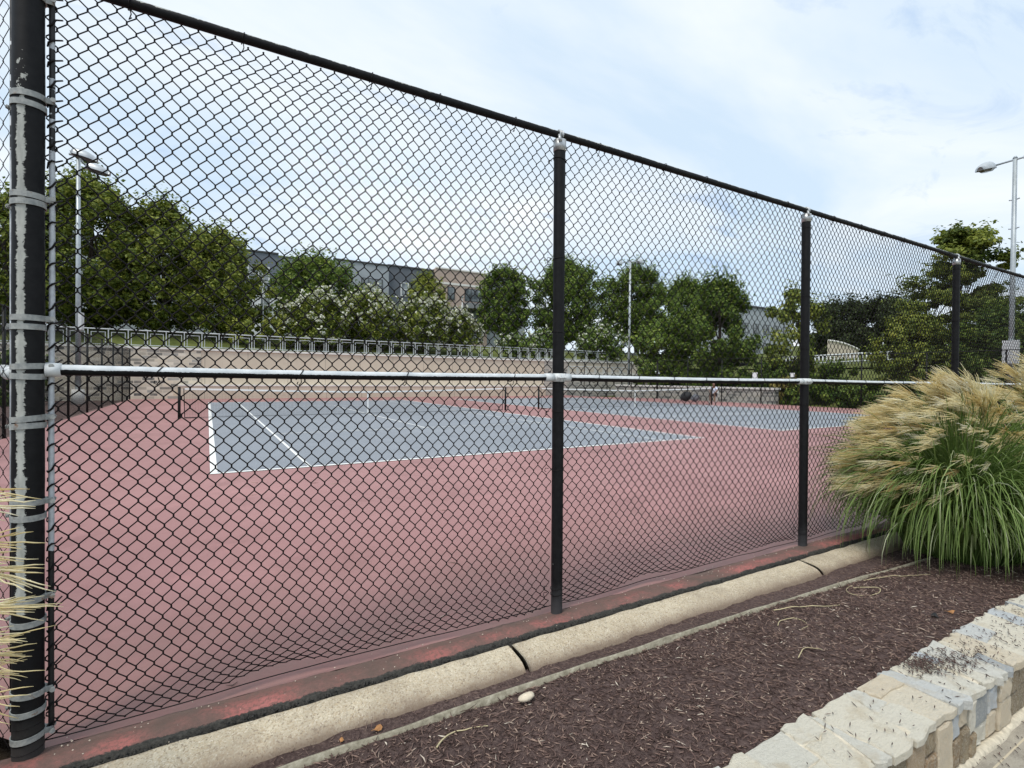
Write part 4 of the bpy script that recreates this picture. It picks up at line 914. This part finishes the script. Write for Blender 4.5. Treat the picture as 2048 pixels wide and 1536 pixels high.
for (nm,lab,X,Y,zg,zt,rad,sd,mt,tn) in (('shrub','light green shrub behind the railing left of the flowering row',5.1,38,4.0,6.4,1.7,41,'leafA',.15),('shrub','light green shrub behind the railing below the grey apartment end',2.4,38,4.0,6.0,1.5,42,'leafA',.18),
    ('shrub','golden yellow shrub behind the right-hand fence near the third post',34.4,12.1,.0,1.55,1.1,43,'leafY',0),('shrub','dark green round shrub in front of the golden one',33.3,11.0,-.1,.92,.7,44,'leafB',0),
    ('shrub','dark low shrub beyond the fence right of the third post',33.6,7.6,-.1,1.3,1.3,45,'leafB',-.05),('shrub','dark spreading shrub beyond the fence beside the big grass plumes',33.4,5.3,-.1,1.0,1.3,46,'leafB',-.1),
    ('shrub','dark bushy undergrowth below the big dense dark tree',35.2,17.5,.0,2.6,2.6,51,'leafB',-.08),('shrub','dark bushy undergrowth below the thin airy tree',35.6,13.6,.1,2.7,2.3,52,'leafB',-.05),('shrub','dark bushy undergrowth left of the big dense dark tree',35.2,22.5,.0,2.5,2.4,53,'leafB',-.08),('shrub','dark bushy undergrowth right of the thin airy tree',36.2,10.0,.3,2.5,2.2,54,'leafB',-.08),
    ('shrub','dark shrub at the left edge behind the angled fence',-8.5,24.5,-.1,2.6,1.8,47,'leafB',-.1),('shrub','tall dark shrub behind the side fence at the left edge',-7.6,13.5,-.1,3.4,1.5,48,'leafB',-.12),
    ('shrub','wide dark shrub in front of the stone end at far left',-9.5,28.0,-.1,2.2,1.9,49,'leafB',-.1)):
    tree(nm,lab,'shrub',X,Y,zg,zg+.02,zt,rad,leaf=.12,seed=sd,mat=mt,prof='dome',trunk=False,dens=2.0,tone=tn,K=40,group='shrubs round the courts')

# ------------------------------------------------------------------ light poles
def floodlight(label,X,Y,zg,H,face,box_=None):
    o=thing('light_pole',label,'light pole',(X,Y,zg),'court light poles'); f=A(*face,0); f/=np.linalg.norm(f); s=A(-f[1],f[0],0); b=A(X,Y,0)
    mb=MB(); cyl(mb,b+A(0,0,zg),b+A(0,0,zg+.75),.28,.27,20); mb.build('footing',M['coping'],o)
    mb=MB(); tube(mb,[b+A(0,0,zg+.7),b+A(0,0,H*.5),b+A(0,0,H)],[.125,.105,.085],16); cyl(mb,b+A(0,0,H),b+A(0,0,H+.1),.1,.06,14); mb.build('pole',M['pole'],o)
    mb=MB(); cyl(mb,b-s*.95+A(0,0,H-.06),b+s*.95+A(0,0,H-.06),.045,sides=10); 
    for hz in (2.0,3.4):
        for sg in (-1,1): cyl(mb,b+s*.1*sg+A(0,0,H-hz),b+s*.2*sg+A(0,0,H-hz+.02),.03,sides=6)
    mb.build('crossarm',M['pole'],o)
    for sg in (-1,1):
        c=b+s*sg*.92+f*.05+A(0,0,H-.22); d=f*math.cos(.22)-A(0,0,1)*math.sin(.22); u=np.cross(d,s) ; u=u if u[2]>0 else -u
        mb=MB(); n=9; m=12; V=[]
        for i in range(n):
            q=i/(n-1); w=.34*math.sin(PI*min(1,.16+.84*(q*.55+.12)))*(1 if q<.8 else 1-.5*((q-.8)/.2)); hh=.40*math.sin(PI*(.12+.80*(1-q)*.62+.02)) 
            for j in range(m+1):
                a=PI*j/m; V.append(c+d*(1.02*q)+s*w*math.cos(a)+u*hh*math.sin(a))
        F=[grid_faces(n,m+1),np.arange(m+1)[None],(np.arange(m+1)[::-1]+(n-1)*(m+1))[None]]
        mb.add(V,F); cyl(mb,c-d*.12-u*.02,c+d*.1+u*.04,.06,.08,10); h_=mb.build('lamp_head',M['lamp'],o)
        mb=MB(); V=[c+d*q*1.0+s*w-u*z for q,w,z in ((.04,-.2,.0),(.04,.2,.0),(.5,.28,.0),(.98,.13,.0),(.98,-.13,.0),(.5,-.28,.0))]; V2=[v-u*.10+ (c+d*.4-v)*.35 for v in V]; i=np.arange(6); j=(i+1)%6
        mb.add(np.array(V+V2)-u*.004,[np.stack([i,j,j+6,i+6],1),(np.arange(6)+6)[None],np.arange(6)[::-1][None]]); mb.build('lens',M['lens'],h_,smooth=False)
    if box_:
        z0,z1,w,bs=box_; mb=MB(); c=b+f*.16+s*bs+A(0,0,(z0+z1)/2); obox(mb,c,s,f,w/2,.07,(z1-z0)/2); obox(mb,c+f*.075,s,f,w/2-.03,.006,(z1-z0)/2-.04); mb.build('control_box',M['boxgrey'],o,smooth=False)
    return o
floodlight('grey light pole with twin lamp heads behind the left side fence',-5.8,25.1,-.05,12.55,(1,-.15),(3.75,4.62,.36,-.12))
floodlight('grey light pole with twin lamp heads behind the far corner fence, centre',34.0,27.2,.0,12.6,(-.8,-.6))
floodlight('grey light pole with twin lamp heads and grey box at the right edge',33.7,.35,-.1,12.45,(-1,.1),(2.45,3.6,.62,.05))
def lamppost(label,X,Y,zg,H,r=.05,globe=True):
    o=thing('lamp_post',label,'lamp post',(X,Y,zg),'slim lamp posts'); mb=MB(); cyl(mb,(X,Y,zg),(X,Y,H),r,r*.75,10); cyl(mb,(X,Y,zg),(X,Y,zg+.3),r*1.9,r*1.5,12); mb.build('pole',M['railwhite'],o)
    mb=MB(); cyl(mb,(X,Y,H),(X,Y,H+.12),.07,.2,12); cyl(mb,(X,Y,H+.12),(X,Y,H+.2),.24,.1,14); mb.build('lamp_head',M['lamp'],o)
lamppost('slim pale lamp post behind the railing, before the grey apartment end',4.0,40,4.4,9.6)
lamppost('slim pale lamp post behind the smallest flowering shrub, before the brick facade',22.7,40,4.4,9.8)
lamppost('slim pale post on the hillside lawn left of the layered maple',58.0,16.6,3.6,6.1,.07)

# ------------------------------------------------------------------ apartment block
def siding(name,c,pitch=.2):
    t=NT(name); x,y,z=t.sep(); f=t.math('FRACT',t.math('DIVIDE',z,pitch)); n=t.noise(.8,4)
    col=t.ramp(n,[(.3,tuple(v*.93 for v in c)),(.7,tuple(v*1.07 for v in c))]); t.bump(f,.5,.02); return t.fin(col,.75,spec=.25)
M['sd_dark']=siding('dark_grey_siding',(.17,.19,.225)); M['sd_light']=siding('light_grey_siding',(.37,.40,.43)); M['sd_mid']=siding('mid_grey_siding',(.145,.16,.185)); M['sd_white']=siding('white_bay',(.70,.72,.74),.6)
t=NT('pink_brick'); x,y,z=t.sep(); cbn=t.N('CombineXYZ'); t.L(x,cbn.inputs[0]); t.L(z,cbn.inputs[1]); br=t.N('TexBrick'); t.L(cbn.outputs[0],br.inputs['Vector']); br.inputs['Scale'].default_value=1; br.inputs['Brick Width'].default_value=.3; br.inputs['Row Height'].default_value=.1; br.inputs['Mortar Size'].default_value=.008
br.inputs['Color1'].default_value=(.43,.325,.27,1); br.inputs['Color2'].default_value=(.52,.40,.335,1); br.inputs['Mortar'].default_value=(.5,.43,.37,1); M['brick']=t.fin(t.mix(t.ramp(t.noise(2,5),[(.4,0),(.7,.4)]),br.outputs['Color'],(.45,.36,.31)),.9,spec=.2)
M['glass']=NT('window_glass'); g_=M['glass']; M['glass']=g_.fin(g_.ramp(g_.noise(.9,3),[(.35,(.06,.075,.085)),(.65,(.30,.33,.34))]),.12,spec=.8)
M['frame_w']=plain('white_frame',(.74,.75,.75),.5,var=.05); M['frame_k']=plain('dark_frame',(.05,.052,.055),.5,var=.1)
M['awning']=plain('grey_awning',(.24,.25,.26),.6,var=.1)
BY=62.0
bl=thing('apartment_block','four-storey apartment block in grey siding and pinkish brick behind the trees','apartment block',(20,BY+6,4.5))
segs=[(-14,2.9,'sd_light',16.3,.35),(2.9,7.55,'sd_dark',16.75,0),(7.56,14.2,'sd_light',16.55,.5),(14.21,21.7,'sd_light',17.0,.12),(21.71,28.6,'sd_mid',17.2,.7),(28.61,37.2,'brick',17.55,0),(37.21,44.5,'sd_light',17.2,.6)]
yo={}
for a,b,mt,zt,off in segs:
    mb=MB(); box(mb,a,b,BY+off,BY+13,4.0,zt); mb.build('facade_section',M[mt],bl,smooth=False); yo[(a,b)]=BY+off
    mb=MB(); box(mb,a,b,BY+off-.12,BY+off+.3,zt+.002,zt+.20); mb.build('parapet',M['frame_k'] if mt!='brick' else M['coping'],bl,smooth=False)
def window(xc,z0,z1,w,panes,fr,y):
    mb=MB(); e=.09; 
    box(mb,xc-w/2-e,xc+w/2+e,y-.08,y-.004,z0-e,z0); box(mb,xc-w/2-e,xc+w/2+e,y-.08,y-.004,z1,z1+e)
    for k in range(panes+1): 
        xx=xc-w/2+w*k/panes; box(mb,xx-(e if k==0 else .05),xx+(e if k==panes else .05),y-.078,y-.005,z0+.001,z1-.001)
    box(mb,xc-w/2,xc+w/2,y-.07,y-.006,(z0+z1)/2-.035,(z0+z1)/2+.035)
    f=mb.build('window',M['frame_w' if fr else 'frame_k'],bl,smooth=False)
    mb=MB(); box(mb,xc-w/2,xc+w/2,y-.05,y-.003,z0,z1); mb.build('pane',M['glass'],f,smooth=False)
fl=lambda k: 14.95-3.05*k
for k in range(3):
    z1=fl(k)
    for xc,w,p,fr,y in ((5.3,2.3,2,1,BY),(10.8,1.9,2,1,BY+.5),(19.35,2.75,3,0,BY+.12),(15.8,1.1,1,1,BY+.12),(24.2,1.05,1,1,BY+.7),(27.0,1.05,1,1,BY+.7),(31.1,1.0,1,0,BY),(34.9,3.0,3,0,BY),(41,1.9,2,1,BY+.6),(-2,2.2,2,1,BY+.35)):
        window(xc,z1-1.75,z1,w,p,fr,y)
mb=MB(); box(mb,4.6,7.4,BY-.75,BY-.006,4.0,12.2); mb.build('white_bay',M['sd_white'],bl,smooth=False)
mb=MB(); box(mb,33.0,36.9,BY-1.3,BY-.006,11.95,12.75); mb.build('awning',M['awning'],bl,smooth=False)
mb=MB(); box(mb,28.62,37.19,BY-.06,BY-.004,15.35,15.65); mb.build('brick_band',M['coping'],bl,smooth=False)
window(6.0,9.2,11.2,1.1,1,1,BY-.75); window(6.0,6.2,8.2,1.1,1,1,BY-.75)
# far grey building right of centre
fb=thing('office_building','pale grey flat-roofed building far off between the dark tree and the airy tree','building',(98,52,4)); bl=fb
mb=MB(); box(mb,90,108,56,70,3.0,16.2); mb.build('wall',M['sd_light'],fb,smooth=False)
mb=MB(); box(mb,89.8,108.2,55.8,70.2,16.203,16.6); mb.build('parapet',M['frame_k'],fb,smooth=False)
for k in range(5): window(92+3.4*k,11.2,13.0,1.6,2,0,56)
for k in range(5): window(92+3.4*k,7.4,9.2,1.6,2,0,56)
# pale retaining wall and white fence up the hill on the right
hw=thing('hillside_wall','pale tan curved retaining wall on the hillside between the airy tree and the far pines','wall',(67,25,3.4))
mb=MB(); 
u=np.linspace(0,1,24); wx=64+6*u; wy=25.2-.5*u; top=6.4-.9*u**2
V=np.stack([np.c_[wx,wy,np.full(24,2.2)],np.c_[wx,wy,top],np.c_[wx+.5,wy+.2,top],np.c_[wx+.5,wy+.2,np.full(24,2.2)]],1); mb.add(V,[grid_faces(24,4),np.arange(4)[None],(np.arange(4)[::-1]+92)[None]]); mb.build('wall_face',M['concrete'],hw,smooth=False)
mb=MB(); tube(mb,np.c_[wx+.2,wy,top+.04],.14,8,ref=(0,0,1)); mb.build('cap',M['coping'],hw)
hf=thing('picket_fence','small white fence across the hillside lawn below the far pines','fence',(56,19,3.3))
u=np.linspace(0,1,40); fx=52+5*u; fy=24.5-12*u
mb=MB(); fz=hill(fx,fy); tubes(mb,np.stack([np.c_[fx,fy,fz],np.c_[fx,fy,fz+1.05]],1),.06,4); mb.build('pickets',M['railwhite'],hf)
mb=MB(); tube(mb,np.c_[fx,fy,fz+1.05],.06,6,ref=(0,0,1)); tube(mb,np.c_[fx,fy,fz+.3],.05,6,ref=(0,0,1)); mb.build('fence_rail',M['railwhite'],hf)

# ------------------------------------------------------------------ signs on the far fence
M['sign']=plain('sign_white',(.72,.74,.74),.5,var=.06)
for lab,y,z0,z1,w in (('small upright white sign on the far right fence, beside the second net',12.26,1.5,2.06,.36),('tiny square white notice on the far right fence near the third post',9.72,1.76,2.02,.3)):
    mb=MB(); box(mb,31.10,31.115,y-w/2,y+w/2,z0,z1); tag(mb.build('sign',M['sign'],smooth=False),lab,'sign')

# ------------------------------------------------------------------ seated person, chair, bags
M['skin']=plain('skin',(.24,.135,.09),.6,var=.08); M['shirt']=plain('pale_shirt',(.62,.70,.82),.8,var=.05); M['shorts']=plain('dark_shorts',(.05,.035,.04),.85); M['hair']=plain('dark_hair',(.012,.010,.009),.7); M['shoe']=plain('white_shoe',(.7,.7,.68),.6)
M['chairwhite']=plain('chair_white',(.72,.72,.70),.5); M['bagblack']=plain('bag_black',(.014,.014,.016),.8); M['baggrey']=plain('bag_grey',(.12,.125,.14),.8)
PX,PY=29.75,14.35; fd=A(-.92,.0,0)+A(0,-.39,0); fd/=np.linalg.norm(fd); sd_=A(-fd[1],fd[0],0); pb=A(PX,PY,0)
def pt(f,s,z): return tuple(pb+fd*f+sd_*s+A(0,0,z))
def skin(name,nodes,edges,mat,parent,sub=2):
    me=bpy.data.meshes.new(name); off=np.array(parent.location) if parent.parent is None else np.array(parent.parent.location)
    me.from_pydata([tuple(A(*p)-off) for p,_ in nodes],edges,[]); o=bpy.data.objects.new(name,me); COL.objects.link(o); o.parent=parent
    m=o.modifiers.new('skin','SKIN'); m.use_smooth_shade=True
    for i,(p,r_) in enumerate(nodes):
        q=me.skin_vertices[0].data[i]; q.radius=(r_,r_) if not hasattr(r_,'__len__') else r_; q.use_root=(i==0)
    s_=o.modifiers.new('sub','SUBSURF'); s_.levels=sub; s_.render_levels=sub
    me.materials.append(mat); return o
per=thing('person','person in pale blue shirt and dark shorts seated on a white chair','person',tuple(pb))
N_=[(pt(0,0,.50),.13),(pt(.03,0,.68),.125),(pt(.08,0,.88),.13),(pt(.13,0,1.02),.085),(pt(.17,0,1.10),.05),(pt(.20,0,1.17),.075),(pt(.215,0,1.25),.095),(pt(.21,0,1.32),.07)]
E_=[(i,i+1) for i in range(7)]
for s_ in (-1,1):
    b=len(N_); N_+= [(pt(.12,s_*.17,1.00),.055),(pt(.24,s_*.24,.80),.042),(pt(.46,s_*.14,.66),.034),(pt(.54,s_*.11,.63),.036)]; E_+= [(3,b),(b,b+1),(b+1,b+2),(b+2,b+3)]
    for q in range(4):
        c=len(N_); sp=s_*.11+(q-1.5)*.018; N_+= [(pt(.58,sp,.615),.010),(pt(.61,sp,.585-.004*abs(q-1)),.008)]; E_+= [(b+3,c),(c,c+1)]
    c=len(N_); N_+= [(pt(.55,s_*.065,.60),.010)]; E_+= [(b+3,c)]
    b=len(N_); N_+= [(pt(.08,s_*.1,.49),.088),(pt(.46,s_*.15,.50),.062),(pt(.50,s_*.15,.28),.05),(pt(.46,s_*.15,.09),.036),(pt(.50,s_*.15,.045),.04),(pt(.62,s_*.16,.035),.032)]; E_+= [(0,b)]+[(b+i,b+i+1) for i in range(5)]
body=skin('body',N_,E_,M['skin'],per)
skin('shirt',[(pt(.0,0,.55),.155),(pt(.03,0,.70),.148),(pt(.08,0,.88),.15),(pt(.125,0,1.02),.10)]+[(pt(.12,-.17,.99),.072),(pt(.20,-.22,.86),.062),(pt(.12,.17,.99),.072),(pt(.20,.22,.86),.062)],[(0,1),(1,2),(2,3),(3,4),(4,5),(3,6),(6,7)],M['shirt'],per)
skin('shorts',[(pt(0,0,.51),.15),(pt(.10,-.1,.50),.105),(pt(.38,-.145,.51),.082),(pt(.10,.1,.50),.105),(pt(.38,.145,.51),.082)],[(0,1),(1,2),(0,3),(3,4)],M['shorts'],per)
skin('hair',[(pt(.165,0,1.25),.085),(pt(.185,0,1.33),.085),(pt(.22,0,1.365),.06)],[(0,1),(1,2)],M['hair'],per)
for s_ in (-1,1): skin('shoe',[(pt(.46,s_*.15,.05),.048),(pt(.54,s_*.155,.045),.048),(pt(.66,s_*.16,.035),.036)],[(0,1),(1,2)],M['shoe'],per,1)
mb=MB()
for s_ in (-1,1):
    blob(mb,pt(.30,s_*.035,1.262),(.012,.012,.010),3,8,6)
mb.build('eyes',M['hair'],per)
mb=MB(); blob(mb,pt(.312,0,1.235),(.018,.014,.022),4,8,6); mb.build('nose',M['skin'],per)
ch=thing('folding_chair','white folding chair under the seated person','chair',tuple(pb))
mb=MB(); obox(mb,pt(.06,0,.385),fd,sd_,.22,.22,.012); mb.build('seat',M['chairwhite'],ch,smooth=False)
mb=MB(); obox(mb,pt(-.22,0,.72),sd_,(fd[0]*.1,fd[1]*.1,1),.21,.13,.012); mb.build('backrest',M['chairwhite'],ch,smooth=False)
for s_ in (-1,1):
    mb=MB(); cyl(mb,pt(.30,s_*.21,.0),pt(-.25,s_*.21,.86),.014,sides=8); mb.build('leg',M['chairwhite'],ch)
    mb=MB(); cyl(mb,pt(-.26,s_*.19,.0),pt(.22,s_*.19,.385),.014,sides=8); mb.build('leg',M['chairwhite'],ch)
def bag(c,s,mat,label):
    o=thing('sports_bag',label,'bag',(c[0],c[1],0)); mb=MB(); blob(mb,(c[0],c[1],s[2]),s,int(c[0]*7)%17,18,12); mb.build('bag_body',M[mat],o)
    mb=MB(); aa=np.linspace(0,PI,12); tube(mb,np.c_[c[0]+s[0]*.6*np.cos(aa),np.full(12,c[1]),s[2]*1.85+.16*np.sin(aa)],.015,6,ref=(0,1,0)); mb.build('handle',M[mat],o)
bag((29.2,16.3),(.34,.42,.34),'bagblack','bulky black sports bag on the ground left of the seated person'); bag((29.15,15.45),(.26,.3,.26),'baggrey','grey backpack on the ground between black bag and seated person')

# ------------------------------------------------------------------ bird
bd=thing('bird','tiny dark bird gliding in the sky left of the right light pole','bird',(110.5,25.5,27.2)); c=A(110.5,25.5,27.2)
mb=MB(); blob(mb,tuple(c),(.28,.10,.09),2,10,8); blob(mb,tuple(c+A(.3,0,.04)),(.09,.07,.07),3,8,6)
for sg in (-1,1):
    V=[c+A(.12,sg*.06,.04),c+A(.16,sg*.4,.14),c+A(.0,sg*.8,.08),c+A(-.1,sg*.4,.12),c+A(-.12,sg*.06,.04)]; V+= [v-A(0,0,.02) for v in V]; i=np.arange(5); mb.add(V,[np.arange(5)[None],np.arange(5)[::-1][None]+5,np.stack([i,(i+1)%5,(i+1)%5+5,i+5],1)])
mb.build('body',M['bagblack'],bd)
